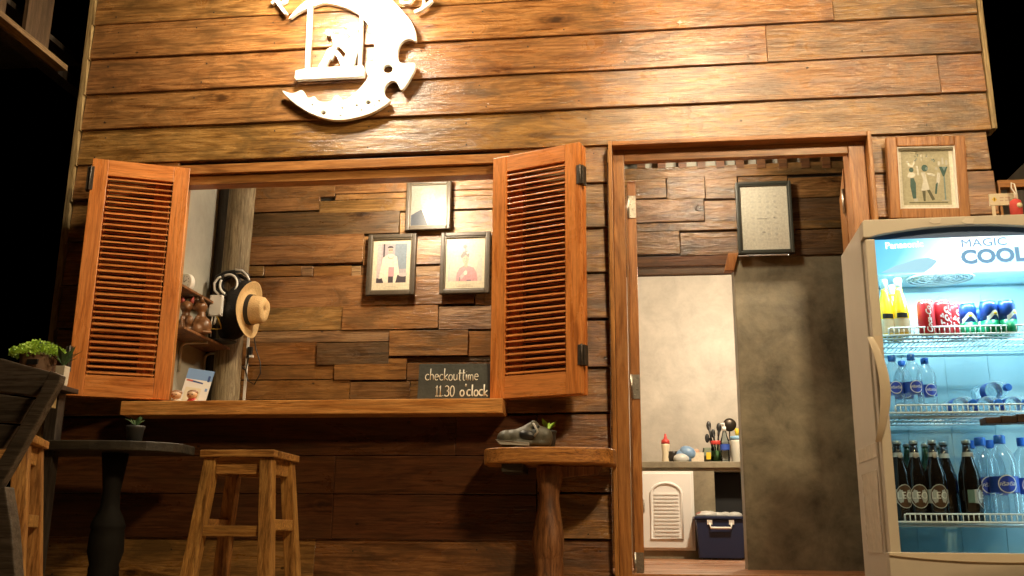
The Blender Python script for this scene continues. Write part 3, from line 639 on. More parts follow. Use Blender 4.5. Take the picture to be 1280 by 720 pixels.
gp = thing('leafy_packet', (at(938, 640, YX + .03).x, YX + .03, ZF), 'yellow and green packet showing right of the navy crate', 'packet'); b = B(); b.hexa([(-.05, 0, 0), (.05, 0, 0), (.05, .06, 0), (-.05, .06, 0), (-.05, .02, .45), (.05, .02, .45), (.04, .05, .47), (-.04, .05, .47)]); b.done('packet_body', mat('green_yellow_wrap', (.2, .22, .03), .4, mottle=.8, mscale=14), gp, bevel=.004)

# ------------------------------------------------------------------ pictures on the partition
def frame_box(name, c4, yp, depth, fw, mfr, label, cat='picture', tilt=0, mfrx=None, inner=None):
    """c4: pixel x0, x1, y0, y1 of the outside of the frame on plane yp"""
    xm, ym = (c4[0] + c4[1]) / 2, (c4[2] + c4[3]) / 2
    P = at(xm, ym, yp); wv = at(c4[1], ym, yp).x - at(c4[0], ym, yp).x; hv = at(xm, c4[2], yp).z - at(xm, c4[3], yp).z
    t = thing(name, (P.x, yp, P.z - hv / 2), label, cat); t.rotation_euler = (tilt, 0, 0)
    b = B(); X, Z = wv / 2, hv
    for x0, x1, z0, z1 in ((-X, -X + fw, 0, Z), (X - fw, X, 0, Z), (-X + fw, X - fw, Z - fw, Z), (-X + fw, X - fw, 0, fw)):
        b.box(x0, x1, 0, depth, z0, z1)
    for v in b.bm.verts:                              # moulded profile: inner edge set back
        pass
    b.done('frame', mfr, t, bevel=min(.005, fw * .25))
    b = B(); ii = fw * .8
    for x0, x1, z0, z1 in ((-X + ii, -X + fw + .006, ii, Z - ii), (X - fw - .006, X - ii, ii, Z - ii), (-X + fw + .006, X - fw - .006, Z - fw - .006, Z - ii), (-X + fw + .006, X - fw - .006, ii, fw + .006)):
        b.box(x0, x1, .006, depth - .001, z0, z1)
    b.done('inner_frame', inner or mfr, t, bevel=.001, seg=1)
    B().box(-X + fw * .5, X - fw * .5, depth - .006, depth - .0005, fw * .5, Z - fw * .5).done('backing', BLACK, t)
    return t, X - fw, Z, fw, depth
FR_G = mat('olive_grey_frame', (.065, .05, .032), .42, mottle=.3, mscale=30)
FR_I = mat('frame_gilt_edge', (.11, .09, .055), .4)
def paper(n, c): return mat(n, c, .3, coat=.6, spec=.5, mottle=.22, mscale=75)
MATT = paper('cream_mount', (.66, .60, .44)); P_BG = paper('print_grey_violet', (.40, .36, .38)); P_BLUE = paper('print_blue_grey', (.22, .28, .34)); P_DK = paper('print_dark', (.07, .06, .07)); P_SKIN = paper('print_skin', (.55, .42, .32)); P_WHITE = paper('print_white', (.74, .69, .55)); P_PINK = paper('print_pink', (.56, .30, .32)); P_LP = paper('print_lilac', (.52, .45, .45)); P_PALE = paper('print_pale_grey', (.55, .52, .46)); P_GREY = paper('print_mid_grey', (.25, .24, .24)); P_LAV = paper('print_caption', (.52, .47, .36)); P_PURP = paper('print_purple', (.2, .14, .2))
# left portrait
t, X, Z, fw, dp = frame_box('picture_frame', (458, 518.5, 291, 368), YB - .075, .03, .024, FR_G, 'framed portrait of a standing person in a pale coat, left below the top portrait', inner=FR_I, tilt=R(-2))
x, z0, z1 = X * .74, fw + .05, Z - fw - .03; H = z1 - z0
L = [(rect(-X, X, fw, Z - fw), MATT), (rect(-x, x, z0, z1), P_BG), (rect(x * .2, x, z0 + H * .35, z1), P_BLUE), (rect(-x, -x * .72, z0, z1), P_LP), (rect(-x * .6, -x * .5, z0 + H * .3, z1), P_DK), (rect(x * .25, x, z0, z0 + H * .2), P_DK), (rect(-x, -x * .4, z0, z0 + H * .12), P_DK), (ell(x * .78, z0 + H * .2, x * .3, H * .05), P_LP),
     ([(-x * .85, z0 + H * .1), (-x * .62, z0 + H * .12), (-x * .5, z0 + H * .0), (x * .3, z0), (x * .42, z0 + H * .2), (x * .55, z0 + H * .2), (x * .34, z0 + H * .66), (x * .05, z0 + H * .73), (-x * .25, z0 + H * .73), (-x * .62, z0 + H * .64), (-x * .75, z0 + H * .3)], P_WHITE),
     (rect(-x * .2, x * .18, z0 + H * .16, z0 + H * .4), P_PINK), (rect(-x * .2, x * .14, z0, z0 + H * .16), P_DK), (ell(-x * .1, z0 + H * .83, x * .17, H * .085), P_SKIN), (ell(-x * .12, z0 + H * .89, x * .2, H * .055, 10, 0, 180), P_DK), (rect(-x * .22, -x * .11, z0 + H * .825, z0 + H * .85), P_DK), (rect(-x * .07, x * .03, z0 + H * .825, z0 + H * .85), P_DK), (rect(-x * .15, -x * .03, z0 + H * .775, z0 + H * .782), P_PINK),
     (ell(-x * .08, z0 + H * .66, x * .2, H * .06), P_SKIN), (ell(-x * .08, z0 + H * .68, x * .16, H * .05), P_WHITE), (rect(-x * .5, x * .5, fw + .018, fw + .021), P_LAV), (rect(-x * .35, x * .35, fw + .026, fw + .03), P_LAV)]
layers('print', L, t, (0, dp - .012, 0))
# right portrait
t, X, Z, fw, dp = frame_box('picture_frame', (549.5, 612, 288.5, 366), YB - .075, .03, .024, FR_G, 'framed portrait of a person in a pink uniform and plumed dark hat, beside the shutter', inner=FR_I, tilt=R(-2))
x, z0, z1 = X * .82, fw + .05, Z - fw - .025; H = z1 - z0
L = [(rect(-X, X, fw, Z - fw), MATT), (rect(-x, x, z0, z1), P_PALE), (rect(-x, -x * .9, z0, z1), P_LP), (ell(0, z0 + H * .5, x * .75, H * .42), paper('print_halo', (.62, .585, .49))),
     ([(-x * .55, z0), (x * .75, z0), (x * .68, z0 + H * .2), (x * .5, z0 + H * .33), (x * .15, z0 + H * .38), (-x * .1, z0 + H * .38), (-x * .35, z0 + H * .32), (-x * .48, z0 + H * .2)], P_PINK),
     (rect(-x * .06, x * .14, z0 + H * .34, z0 + H * .46), P_SKIN), (ell(x * .02, z0 + H * .54, x * .2, H * .115), P_SKIN), ([(-x * .3, z0 + H * .62), (-x * .22, z0 + H * .56), (x * .02, z0 + H * .65), (x * .2, z0 + H * .58), (x * .24, z0 + H * .66), (x * .12, z0 + H * .75), (-x * .12, z0 + H * .74)], P_GREY),
     (rect(-x * .09, -x * .02, z0 + H * .55, z0 + H * .565), P_GREY), (rect(x * .05, x * .12, z0 + H * .55, z0 + H * .565), P_GREY), (rect(-x * .02, x * .07, z0 + H * .475, z0 + H * .487), P_PINK), (rect(x * .0, x * .04, z0 + H * .505, z0 + H * .52), P_LP), (rect(-x * .02, x * .04, z0 + H * .74, z0 + H * .82), P_GREY), (ell(-x * .03, z0 + H * .86, x * .12, H * .05), P_GREY), (ell(x * .12, z0 + H * .7, x * .06, H * .03), P_WHITE), ([(-x * .35, z0 + H * .1), (x * .05, z0 + H * .28), (x * .15, z0 + H * .24), (-x * .2, z0 + H * .04)], P_LP), (ell(x * .02, z0 + H * .2, x * .1, H * .05), P_WHITE), (rect(-x * .35, -x * .28, z0, z0 + H * .1), P_GREY), (rect(x * .1, x * .35, z0, z0 + H * .03), P_PURP),
     (rect(-x * .5, x * .5, fw + .018, fw + .021), P_LAV), (rect(-x * .35, x * .35, fw + .026, fw + .03), P_LAV)]
layers('print', L, t, (0, dp - .012, 0))
# top portrait, glazed
t, X, Z, fw, dp = frame_box('picture_frame', (507, 563, 224, 286.5), YB - .075, .03, .022, FR_G, 'topmost framed portrait of a person in a dark suit with glare on its glass', inner=FR_I, tilt=R(-1))
x, z0, z1 = X, fw, Z - fw; H = z1 - z0
P_NV = paper('print_navy', (.03, .04, .06))
L = [(rect(-x, x, z0, z1), paper('print_pale_glare', (.24, .23, .20))), ([(-x, z0), (x, z0), (x, z0 + H * .22), (x * .55, z0 + H * .3), (x * .2, z0 + H * .42), (-x * .35, z0 + H * .42), (-x * .7, z0 + H * .34), (-x, z0 + H * .26)], P_NV), ([(-x * .38, z0 + H * .42), (x * .18, z0 + H * .4), (x * .02, z0)], P_WHITE), ([(-x * .02, z0 + H * .2), (x * .1, z0 + H * .2), (x * .08, z0), (x * .0, z0)], P_NV), (ell(-x * .05, z0 + H * .62, x * .4, H * .23), paper('print_face_grey', (.34, .31, .26))), (ell(-x * .05, z0 + H * .78, x * .43, H * .14, 12, 0, 180), P_GREY), (rect(-x * .3, -x * .12, z0 + H * .64, z0 + H * .665), P_GREY), (rect(x * .02, x * .2, z0 + H * .64, z0 + H * .665), P_GREY), (rect(-x * .1, x * .0, z0 + H * .55, z0 + H * .57), P_LP), (rect(-x * .18, x * .08, z0 + H * .48, z0 + H * .495), P_PINK)]  # lamp glare put into the background colour of the print
layers('print', L, t, (0, dp - .012, 0))
# kitchen-side framed document
t, X, Z, fw, dp = frame_box('document_frame', (921, 991, 226, 316), YB - .06, .03, .016, mat('dark_green_frame', (.035, .04, .032), .4), 'dark framed pale document with fine printed patterns above the doorway opening')
PP = paper('pale_document', (.60, .595, .50)); PL = paper('faint_ink', (.53, .53, .46)); PI = paper('grey_ink', (.36, .36, .32))
L = [(rect(-X, X, fw, Z - fw), PP)]
def outline(x0, x1, z0, z1, w, m): return [(rect(x0, x1, z0, z0 + w), m), (rect(x0, x1, z1 - w, z1), m), (rect(x0, x0 + w, z0, z1), m), (rect(x1 - w, x1, z0, z1), m)]
L += outline(-X * .82, X * .82, Z * .12, Z * .9, .0015, PL) + outline(-X * .7, X * .7, Z * .16, Z * .86, .0015, PL) + outline(-X * .3, X * .3, Z * .2, Z * .45, .002, PL)
for ix in (-.5, -.2, .1, .4):
    for iz in range(9): L.append((ell(X * (ix + .05), Z * (.2 + iz * .075), X * .07, Z * .018, 8), PL))
L += [(rect(-X * .3, X * .1, Z * .485, Z * .495), PI), (ell(X * .4, Z * .5, X * .05, Z * .012, 8), PI), (ell(-X * .05, Z * .3, X * .08, Z * .012, 8), PI)]
layers('print', L, t, (0, dp - .01, 0), step=.00005)

# ------------------------------------------------------------------ shelves and things on them
def rx(px, py, x):                                 # point on the plane x = const
    d = ray(px, py); return CAM + d * ((x - CAM.x) / d.x)
shz = rx(240, 430, SX + .10).z; sh1z = rx(235, 366, SX + .1).z
yA, yBk = .30, .66
def shelf(z, y0, y1, dpt, label):
    t = thing('wall_shelf', (SX, (y0 + y1) / 2, z), label, 'shelf'); hl = (y1 - y0) / 2
    B().box(.001, dpt, -hl, hl, -.013, 0).done('shelf_board', W_PED, t, bevel=.002)
    for yy in [v - (y0 + y1) / 2 for v in (rx(222, 460, SX).y, rx(254, 455, SX).y)]:
        b = B(); b.tube([(.008, yy, -.17), (.008, yy, -.04), (.02, yy, -.026), (.04, yy, -.020), (dpt - .02, yy, -.019)], .0075, 8); b.done('bracket', mat('cream_bracket', (.5, .45, .34), .4), t)
    return t
lowz = at(262, 427, .55).z; topz = at(225, 366, .42).z
shelf(lowz, .16, min(.78, rx(300, 437, SX + .17).y), .17, 'lower wall shelf on white brackets carrying the cat figurines')
shelf(topz, .12, .72, .10, 'upper wall shelf carrying the small round clock')
# clock
P = at(233, 354, .42); ck = thing('alarm_clock', (P.x, .42, topz), 'small round white clock on the upper shelf', 'clock', rz=R(-20))
cz_ = .052
B().lathe([(.046, 0), (.05, .006), (.05, .024), (.046, .03)], 24, (0, .015, cz_), axis=(0, -1, 0)).done('clock_case', WHITE2, ck)
B().lathe([(.041, 0), (.041, .001)], 24, (0, -.0152, cz_), axis=(0, -1, 0)).done('clock_dial', flat('dial', (.8, .78, .76)), ck)
b = B(); b.beam((0, -.018, cz_), (.018, -.018, cz_ + .012), .003, .001); b.beam((0, -.018, cz_), (-.004, -.018, cz_ + .03), .0025, .001)
for q in range(12): b.box(math.cos(q * R(30)) * .034 - .0018, math.cos(q * R(30)) * .034 + .0018, -.0175, -.0165, cz_ + math.sin(q * R(30)) * .034 - .0018, cz_ + math.sin(q * R(30)) * .034 + .0018)
b.done('clock_hands', BLACK, ck); B().box(-.03, .03, -.012, .012, 0, .006).done('foot', WHITE2, ck)
def remesh(o, vs, smooth=True):
    md = o.modifiers.new('r', 'REMESH'); md.mode = 'VOXEL'; md.voxel_size = vs; md.use_smooth_shade = True
    s = o.modifiers.new('s', 'SMOOTH'); s.iterations = 4; s.factor = .5
    dg = bpy.context.evaluated_depsgraph_get(); me = bpy.data.meshes.new_from_object(o.evaluated_get(dg)); old = o.data; o.modifiers.clear(); o.data = me
    return o
def cat(px, label, rz, hug):
    P = at(px, 427, .40); t = thing('cat_figurine', (P.x, .40, lowz), label, 'figurine', rz=rz)
    b = B(); b.ball((0, 0, .05), (.042, .045, .052)); b.ball((0, -.012, .095), (.024, .024, .05)); b.ball((0, -.018, .152), (.034, .034, .033)); b.ball((0, -.045, .143), (.014, .018, .012))
    for sx in (-1, 1):
        b.ball((sx * .028, -.025, .03), (.02, .028, .03)); b.ball((sx * .018, -.04, .012), (.014, .022, .012)); b.tube([(sx * .02, -.03, .10), (sx * .016, -.045, .06), (sx * .012, -.045, .015)], .009, 8)
    b.tube([(0, .04, .02), (.04, .04, .015), (.055, 0, .012)], .009, 8)
    if hug: b.ball((.02, -.05, .075), (.02, .016, .028))
    remesh(b.done('cat_body', BRONZE, t), .0045)
    for sx in (-1, 1):
        e = B(); e.lathe([(.014, 0), (.01, .018), (.001, .038)], 10, (sx * .02, -.014, .174), axis=(sx * .3, 0, 1)); e.done('ear', EARRED if hug else BRONZE, t)
    return t
cat(229.5, 'glazed brown cat figurine with red ears sitting on the lower shelf', R(25), True)
cat(252, 'slim glazed brown cat figurine turned away beside the white box', R(-70), False)
# white box, coil of cable, bag, hat on the post
P = at(269, 381.5, .62); t = thing('router_box', (P.x, .62, P.z), 'white rectangular junction box with a yellow cable above the shelf', 'box')
B().box(-.035, .035, 0, .03, -.058, .058).done('box_body', WHITE2, t, bevel=.004)
b = B()
for sx in (-1, 1):
    for sz in (-1, 1): b.lathe([(.004, 0), (.003, .002)], 8, (sx * .027, -.0005, sz * .05), axis=(0, -1, 0))
b.done('screw', STEEL, t)
b = B(); b.tube([(.005, .01, -.058), (.02, .01, -.075), (.04, .0, -.11), (.045, .0, -.13), (.02, -.005, -.135), (-.01, 0, -.13), (-.03, .01, -.13)], .004, 8); b.done('yellow_cable', GOLDW, t)
b = B(); b.tube([(-.015, .01, -.058), (-.018, .01, -.1), (-.02, .02, -.17)], .004, 8); b.tube([(.004, .012, -.058), (.0, .012, -.09), (-.004, .012, -.105)], [.007, .007, .004], 8); b.done('white_cable', WHITE2, t)
def ring(c, rx_, rz_, n=28, a0=0, a1=360, j=0, tilt=0): return [(c[0] + rx_ * math.cos(R(a0 + (a1 - a0) * i / n)), c[1] + tilt * math.sin(R(a0 + (a1 - a0) * i / n)) + random.uniform(-j, j), c[2] + rz_ * math.sin(R(a0 + (a1 - a0) * i / n)) + random.uniform(-j, j)) for i in range(n + 1)]
P = at(287, 357, .70); t = thing('cable_coil', tuple(P), 'coil of black and white cable hung on the timber post above the hat', 'cable')
b = B(); b.tube(ring((0, 0, 0), .062, .066, j=.003), .011, 8); b.tube(ring((.008, -.012, -.004), .056, .06, j=.003), .009, 8); b.tube(ring((.03, .01, .005), .075, .055, 20, 0, 360, .004), .010, 8); b.tube([(-.05, 0, -.02), (-.085, 0, .0), (-.08, 0, .05), (-.03, 0, .075), (.06, 0, .085), (.11, 0, .05)], .01, 8); b.done('black_loop', BLACK, t)
b = B(); b.tube(ring((.004, -.026, .0), .05, .056, 22, -40, 120), .0065, 8); b.tube(ring((.004, -.026, .0), .048, .054, 12, 150, 250), .0065, 8); b.tube([(-.05, -.02, -.055), (-.075, -.02, -.03), (-.08, -.02, .01), (-.06, -.02, .04), (-.045, -.02, .045)], .0065, 8); b.tube([(.035, -.02, .085), (.075, -.02, .078), (.105, -.02, .05), (.12, -.02, .02)], .006, 8); b.done('white_loop', WHITE2, t)
P = at(292, 425, .70); t = thing('cloth_bag', (P.x, .70, P.z), 'black cloth bag hanging on the post behind the straw hat', 'bag')
b = B(); b.ball((0, 0, .12), (.085, .05, .12), 16); b.ball((-.03, 0, .06), (.065, .05, .07), 12); b.ball((.01, 0, .22), (.075, .045, .09), 12); b.ball((.05, .0, .28), (.06, .04, .06), 12); remesh(b.done('bag_body', BLKCLOTH, t), .009)
b = B(); b.ball((-.02, -.05, .006), (.075, .06, .012), 14); tag(b.done('tablet_case', BLACK, None, (P.x, .66, lowz + .005)), 'flat black case lying on the end of the lower shelf', 'case')
# straw hat, crown towards the right
P = at(311, 387, .56); ht = thing('straw_hat', tuple(P), 'straw fedora with a black band hanging on the timber post', 'hat')
ax = Vector((.97, -.05, -.08)).normalized(); q = Vector((0, 0, 1)).rotation_difference(ax)
b = B(); prof = []
n = 40
def hatpt(r, h, a, e=1.0): return q @ Vector((r * math.cos(a), r * math.sin(a) * e, h))
rows_ = [(.150, .010), (.152, .014), (.148, .012), (.118, -.001), (.086, .0), (.080, .012), (.076, .05), (.070, .082), (.055, .098), (.03, .092), (.002, .086)]
V = []; F = []
for i, (r, h) in enumerate(rows_):
    for k2 in range(n):
        a = 2 * math.pi * k2 / n; hh = h
        if i < 4: hh += .012 * math.cos(2 * a)
        pinch = 1 - (.22 if i >= 6 else 0) * max(0, math.cos(a - 1.2)) ** 4 - (.22 if i >= 6 else 0) * max(0, math.cos(a - 2.0 - math.pi)) ** 4
        V.append(hatpt(r * pinch, hh, a))
for i in range(len(rows_) - 1):
    for k2 in range(n): F.append((n * i + k2, n * i + (k2 + 1) % n, n * (i + 1) + (k2 + 1) % n, n * (i + 1) + k2))
b.faces(V, F, True); ho = b.done('hat_body', STRAW, ht); sd = ho.modifiers.new('t', 'SOLIDIFY'); sd.thickness = .003
b = B(); b.lathe([(.0835, .004), (.0805, .030)], n, axis=ax, cap=False); b.done('hat_band', STRAWD, ht)
# conduit and hanging cables
P = at(308, 462, .82); cz = thing('wall_cable', (P.x, .82, ZF), 'white cable duct with black plugs and hanging black wires beside the post', 'cable')
B().box(-.006, .006, -.008, .004, 0, at(305, 420, .82).z - ZF).done('cable_duct', WHITE2, cz)
zz = at(313, 440, .8).z - ZF
B().box(.004, .03, -.02, .0, zz - .03, zz + .03).done('plug', BLACK, cz, bevel=.003); B().box(.02, .04, -.026, -.008, zz - .03, zz - .018).done('plug_pin', WHITE2, cz)
b = B(); b.tube([(.03, -.01, zz + .1), (.05, -.01, zz + .02), (.085, -.02, zz - .06), (.09, -.02, zz - .12), (.06, -.02, zz - .18), (.02, -.015, zz - .16), (.0, -.01, zz - .10), (.012, -.01, zz - .03)], .0035, 6)
b.tube([(-.16, -.03, zz - .02), (-.1, -.03, zz - .02), (-.05, -.03, zz - .05), (.0, -.02, zz - .10)], .004, 6); b.tube([(-.13, -.03, zz - .02), (-.075, -.03, zz - .06), (-.055, -.03, zz - .16), (-.02, -.02, zz - .22)], .0035, 6); b.done('black_wire', BLACK, cz)
# booklet and two dolls on the sill
P = at(237, 499.5, .03); bk = thing('booklet', (P.x, .045, SILLZ), 'blue and white booklet leaning on the sill behind the clay dolls', 'booklet', rz=R(6)); bk.rotation_euler = (R(-14), R(8), R(8))
bw = .125; bhh = .19
B().box(-bw / 2, bw / 2, 0, .006, 0, bhh).done('pages', flat('dark_cover_edge', (.02, .03, .05)), bk)
CW = flat('booklet_white', (.72, .72, .68)); CB = flat('booklet_blue', (.18, .32, .58)); CD = flat('booklet_navy', (.04, .08, .24)); CY = flat('booklet_cream', (.7, .65, .48)); CR_ = flat('booklet_red', (.5, .1, .08))
layers('cover_print', [(rect(-bw / 2, bw / 2, 0, bhh), CW), (rect(-bw / 2, bw * .5, bhh * .72, bhh), CB), ([(-bw * .42, bhh * .66), (bw * .2, bhh * .62), (bw * .2, bhh * .66), (-bw * .42, bhh * .71)], CD), (rect(-bw * .45, -bw * .2, bhh * .66, bhh * .7), CR_), (rect(-bw * .4, bw * .2, 0, bhh * .5), CY), (rect(bw * .33, bw * .42, bhh * .7, bhh * .86), CD), (rect(bw * .34, bw * .43, bhh * .44, bhh * .52), CB), (rect(bw * .34, bw * .46, bhh * .16, bhh * .2), CB)], bk, (0, -.001, 0))
def doll(px, label, red):
    P = at(px, 500, -.02); t = thing('clay_doll', (P.x, -.02, SILLZ), label, 'figurine')
    b = B(); b.ball((0, 0, .016), (.024, .018, .018), 12); b.ball((-.02, -.008, .008), (.012, .012, .009), 10); b.ball((.022, -.008, .008), (.012, .012, .009), 10); b.done('doll_body', REDP if red else flat('doll_cream', (.6, .5, .36)), t)
    b = B(); b.ball((0, -.002, .046), (.025, .022, .021), 16); b.done('doll_head', mat('doll_face', (.62, .42, .26), .3), t)
    b = B(); b.ball((0, .003, .056), (.026, .0225, .015), 14); b.done('doll_hair', mat('doll_hair', (.24, .13, .07), .35), t)
    b = B()
    for sx in (-1, 1): b.ball((sx * .009, -.0225, .046), (.003, .0015, .0025), 8)
    b.box(-.005, .005, -.024, -.0225, .036, .038); b.done('doll_eyes', BLACK, t)
    B().ball((.024, -.014, .012), (.01, .01, .01), 8).done('doll_arm', flat('doll_pale', (.68, .6, .45)), t)
doll(240, 'clay doll with a round head and red body in front of the booklet', True)
doll(220, 'clay doll with a pale body half behind the open shutter', False)
# chalk board sign on the sill
a, c = at(521.5, 497, -.05), at(614.5, 497, -.05); zt = at(568, 454.5, -.03).z
cb = thing('chalkboard_sign', ((a.x + c.x) / 2, -.055, SILLZ), 'small dark chalkboard about checkout time standing on the sill by the shutter', 'sign'); cb.rotation_euler = (R(-7), R(.5), 0)
hw, hh = (c.x - a.x) / 2, zt - SILLZ
B().box(-hw, hw, 0, .012, 0, hh).done('board', SLATE, cb, bevel=.002)
def arc_(cx_, cy_, rx_, ry_, a0, a1, n_=9): return [(cx_ + rx_ * math.cos(R(a0 + (a1 - a0) * i / n_)), cy_ + ry_ * math.sin(R(a0 + (a1 - a0) * i / n_))) for i in range(n_ + 1)]
HAND = {'c': (.44, [arc_(.24, .26, .2, .26, 50, 310)]), 'h': (.46, [[(.08, 1.0), (.06, 0)], arc_(.21, .26, .15, .24, 170, 0) + [(.36, 0)]]), 'e': (.46, [[(.05, .27), (.38, .3)] + arc_(.22, .27, .18, .26, 10, 310)]),
        'k': (.42, [[(.06, 1.02), (.05, 0)], [(.36, .5), (.08, .24), (.4, -.02)]]), 'o': (.48, [arc_(.23, .26, .18, .26, 90, 450, 12)]), 'u': (.44, [[(.06, .52)] + arc_(.21, .2, .15, .2, 180, 360) + [(.36, .52), (.38, 0)]]),
        't': (.36, [[(.18, .95), (.17, .1), (.24, 0), (.32, .03)], [(.02, .62), (.34, .66)]]), 'i': (.22, [[(.1, .5), (.1, 0)], [(.1, .72), (.11, .76)]]), 'm': (.62, [[(.05, .5), (.05, 0)], arc_(.16, .3, .11, .2, 170, 0) + [(.27, 0)], arc_(.39, .3, .12, .2, 170, 0) + [(.52, 0)]]),
        '1': (.3, [[(.02, .7), (.15, .92), (.15, 0)], [(.03, 0), (.27, 0)]]), '3': (.46, [arc_(.2, .68, .17, .22, 150, -80) + arc_(.2, .23, .2, .23, 85, -150)]), '0': (.48, [arc_(.22, .45, .18, .46, 90, 450, 12)]), '.': (.2, [[(.08, 0), (.09, .05)]]),
        'l': (.22, [[(.09, 1.0), (.08, .08), (.16, 0)]]), "'": (.16, [[(.09, 1.02), (.05, .8)]])}
def handwrite(txt, x0, z0, hgt, wdt, r_):
    tot = sum(HAND[c][0] for c in txt); sx_ = wdt / tot; b = B(); x_ = x0
    for c in txt:
        wv, st_ = HAND[c]; jz = random.uniform(-.03, .03) * hgt
        for pl in st_: b.tube([(x_ + u * sx_, -.0012, z0 + jz + v * hgt) for u, v in pl], r_, 6)
        x_ += wv * sx_
    for v in b.bm.verts: v.co.y = -.0012 + (v.co.y + .0012) * .25
    return b.done('lettering', CHALK, cb)
W2 = 2 * hw
handwrite('checkouttime', -hw + W2 * .09, hh * .56, hh * .30, W2 * .73, .0022)
handwrite('11.30', -hw + W2 * .24, hh * .14, hh * .30, W2 * .27, .0026)
handwrite("o'clock", -hw + W2 * .57, hh * .15, hh * .30, W2 * .38, .0034)

# ------------------------------------------------------------------ the moon sign
SY = -.050
def sp_(p): q_ = at(340 + p[0] / 4.5, p[1] / 4.5, SY); return (q_.x, q_.z)
sg0 = at(430, 80, SY); sign = thing('moon_sign', (sg0.x, SY, sg0.z), 'white cut-out crescent moon sign with a couple on a swing under the lamp', 'sign')
def shape(name, outer, holes=(), depth=.022, y=0, smooth=True, m=SIGNW):
    cu = bpy.data.curves.new(name, 'CURVE'); cu.dimensions = '2D'; cu.fill_mode = 'BOTH'; cu.extrude = depth / 2; cu.bevel_depth = .0012; cu.resolution_u = 4
    for pl in [outer] + list(holes):
        s = cu.splines.new('POLY'); s.points.add(len(pl) - 1); s.use_cyclic_u = True
        for p, v in zip(pl, s.points): v.co = (p[0] - sg0.x, p[1] - sg0.z, 0, 1)
    o = bpy.data.objects.new(name, cu); COL.objects.link(o)
    me = bpy.data.meshes.new_from_object(o.evaluated_get(bpy.context.evaluated_depsgraph_get())); bpy.data.objects.remove(o)
    me.materials.clear(); me.materials.append(m)
    return link(name, me, sign, (0, y, 0), FRONT)
def px(l): return [sp_(p) for p in l]
def sm(l, n=3):
    """round a closed outline"""
    out = []; N_ = len(l)
    for i in range(N_):
        p0, p1, p2, p3 = [Vector((*l[(i + k_) % N_], 0)) for k_ in (-1, 0, 1, 2)]
        for j in range(n):
            t_ = j / n
            out.append(tuple((.5 * ((2 * p1) + (-p0 + p2) * t_ + (2 * p0 - 5 * p1 + 4 * p2 - p3) * t_ ** 2 + (-p0 + 3 * p1 - 3 * p2 + p3) * t_ ** 3))[:2]))
    return out
moon = [(100, 108), (150, 50), (205, 5), (260, -30), (340, -55), (430, -70), (520, -65), (600, -45), (660, -10), (700, 30), (745, 80), (785, 130), (808, 185), (812, 235), (790, 226), (760, 225), (728, 245), (710, 290), (713, 345), (735, 362), (770, 362), (803, 362), (806, 392), (785, 435), (755, 485), (730, 510), (716, 488), (700, 464), (672, 460), (642, 485), (632, 520), (645, 552), (665, 572), (620, 608), (560, 640), (480, 665), (400, 678), (320, 674), (230, 645), (160, 605), (105, 562), (65, 518), (105, 530), (140, 526), (168, 514), (186, 528), (198, 553), (220, 556), (242, 549), (262, 572), (300, 580), (338, 572), (352, 552), (370, 541), (390, 556), (405, 571), (450, 545), (500, 500), (545, 440), (570, 370), (580, 300), (577, 240), (562, 180), (535, 130), (490, 85), (430, 52), (360, 30), (300, 22), (250, 34), (200, 52), (150, 76)]
holes = [ell(655, 393, 29, 26, 14), ell(545, 581, 15, 13, 12), ell(293, 639, 15, 13, 12)] + [ell(a_, b_, r_, r_, 8) for a_, b_, r_ in ((607, 572, 8), (480, 597, 8), (508, 625, 6), (400, 612, 7), (350, 607, 5), (230, 594, 7), (258, 626, 5), (390, 656, 6), (423, 652, 4), (465, 624, 4), (578, 597, 5), (618, 515, 4), (672, 440, 5), (715, 460, 4), (125, 560, 4), (445, 645, 3))]
mo = shape('moon', px(sm(moon, 3)), [px(h) for h in holes])
def sub(name, outer, y=0, depth=.02, s=True, holes=()): return shape(name, px(sm(outer, 3) if s else outer), [px(h) for h in holes], depth, y)
sub('rope', [(205, 30), (228, 30), (214, 400), (189, 400)], .001, s=False); sub('rope', [(498, 80), (514, 110), (504, 385), (487, 385)], .001, s=False)
sub('swing_seat', [(140, 405), (188, 395), (214, 391), (516, 378), (522, 390), (520, 434), (142, 455), (134, 445)], -.002, .026, s=False)
sub('figure', [(340, 208), (358, 200), (383, 206), (394, 240), (404, 262), (440, 258), (441, 285), (415, 298), (376, 262), (362, 284), (352, 312), (322, 345), (300, 388), (262, 388), (292, 335), (318, 282), (348, 268), (346, 235)], -.0015)
sub('figure', [(412, 152), (440, 138), (492, 140), (503, 163), (482, 178), (490, 205), (492, 255), (474, 330), (452, 388), (402, 388), (375, 335), (356, 312), (340, 338), (352, 298), (375, 294), (408, 335), (420, 300), (427, 250), (445, 210), (422, 186), (438, 168)], -.0013)
sub('hair_bun', ell(322, 188, 17, 17, 14), -.0012, s=False)
def stroke(pts, w_=14):
    pl = [Vector(p) for p in pts]; a_, b_ = [], []
    for i, p in enumerate(pl):
        d = (pl[min(i + 1, len(pl) - 1)] - pl[max(i - 1, 0)]).normalized(); n_ = Vector((-d.y, d.x)) * w_ / 2; a_.append(tuple(p + n_)); b_.append(tuple(p - n_))
    return sub('letter', a_ + b_[::-1], 0, .02, s=False)
stroke([(2, 22), (22, 6), (50, 40), (82, 80)], 15); stroke([(30, 6), (55, 22), (80, 8), (88, -30)], 12)
stroke([(722, 8), (745, 20), (775, 18), (795, -10)], 12); stroke([(803, 72), (840, 55), (875, 30), (902, 4)], 14); stroke([(852, 44), (856, 10), (850, -25)], 11)

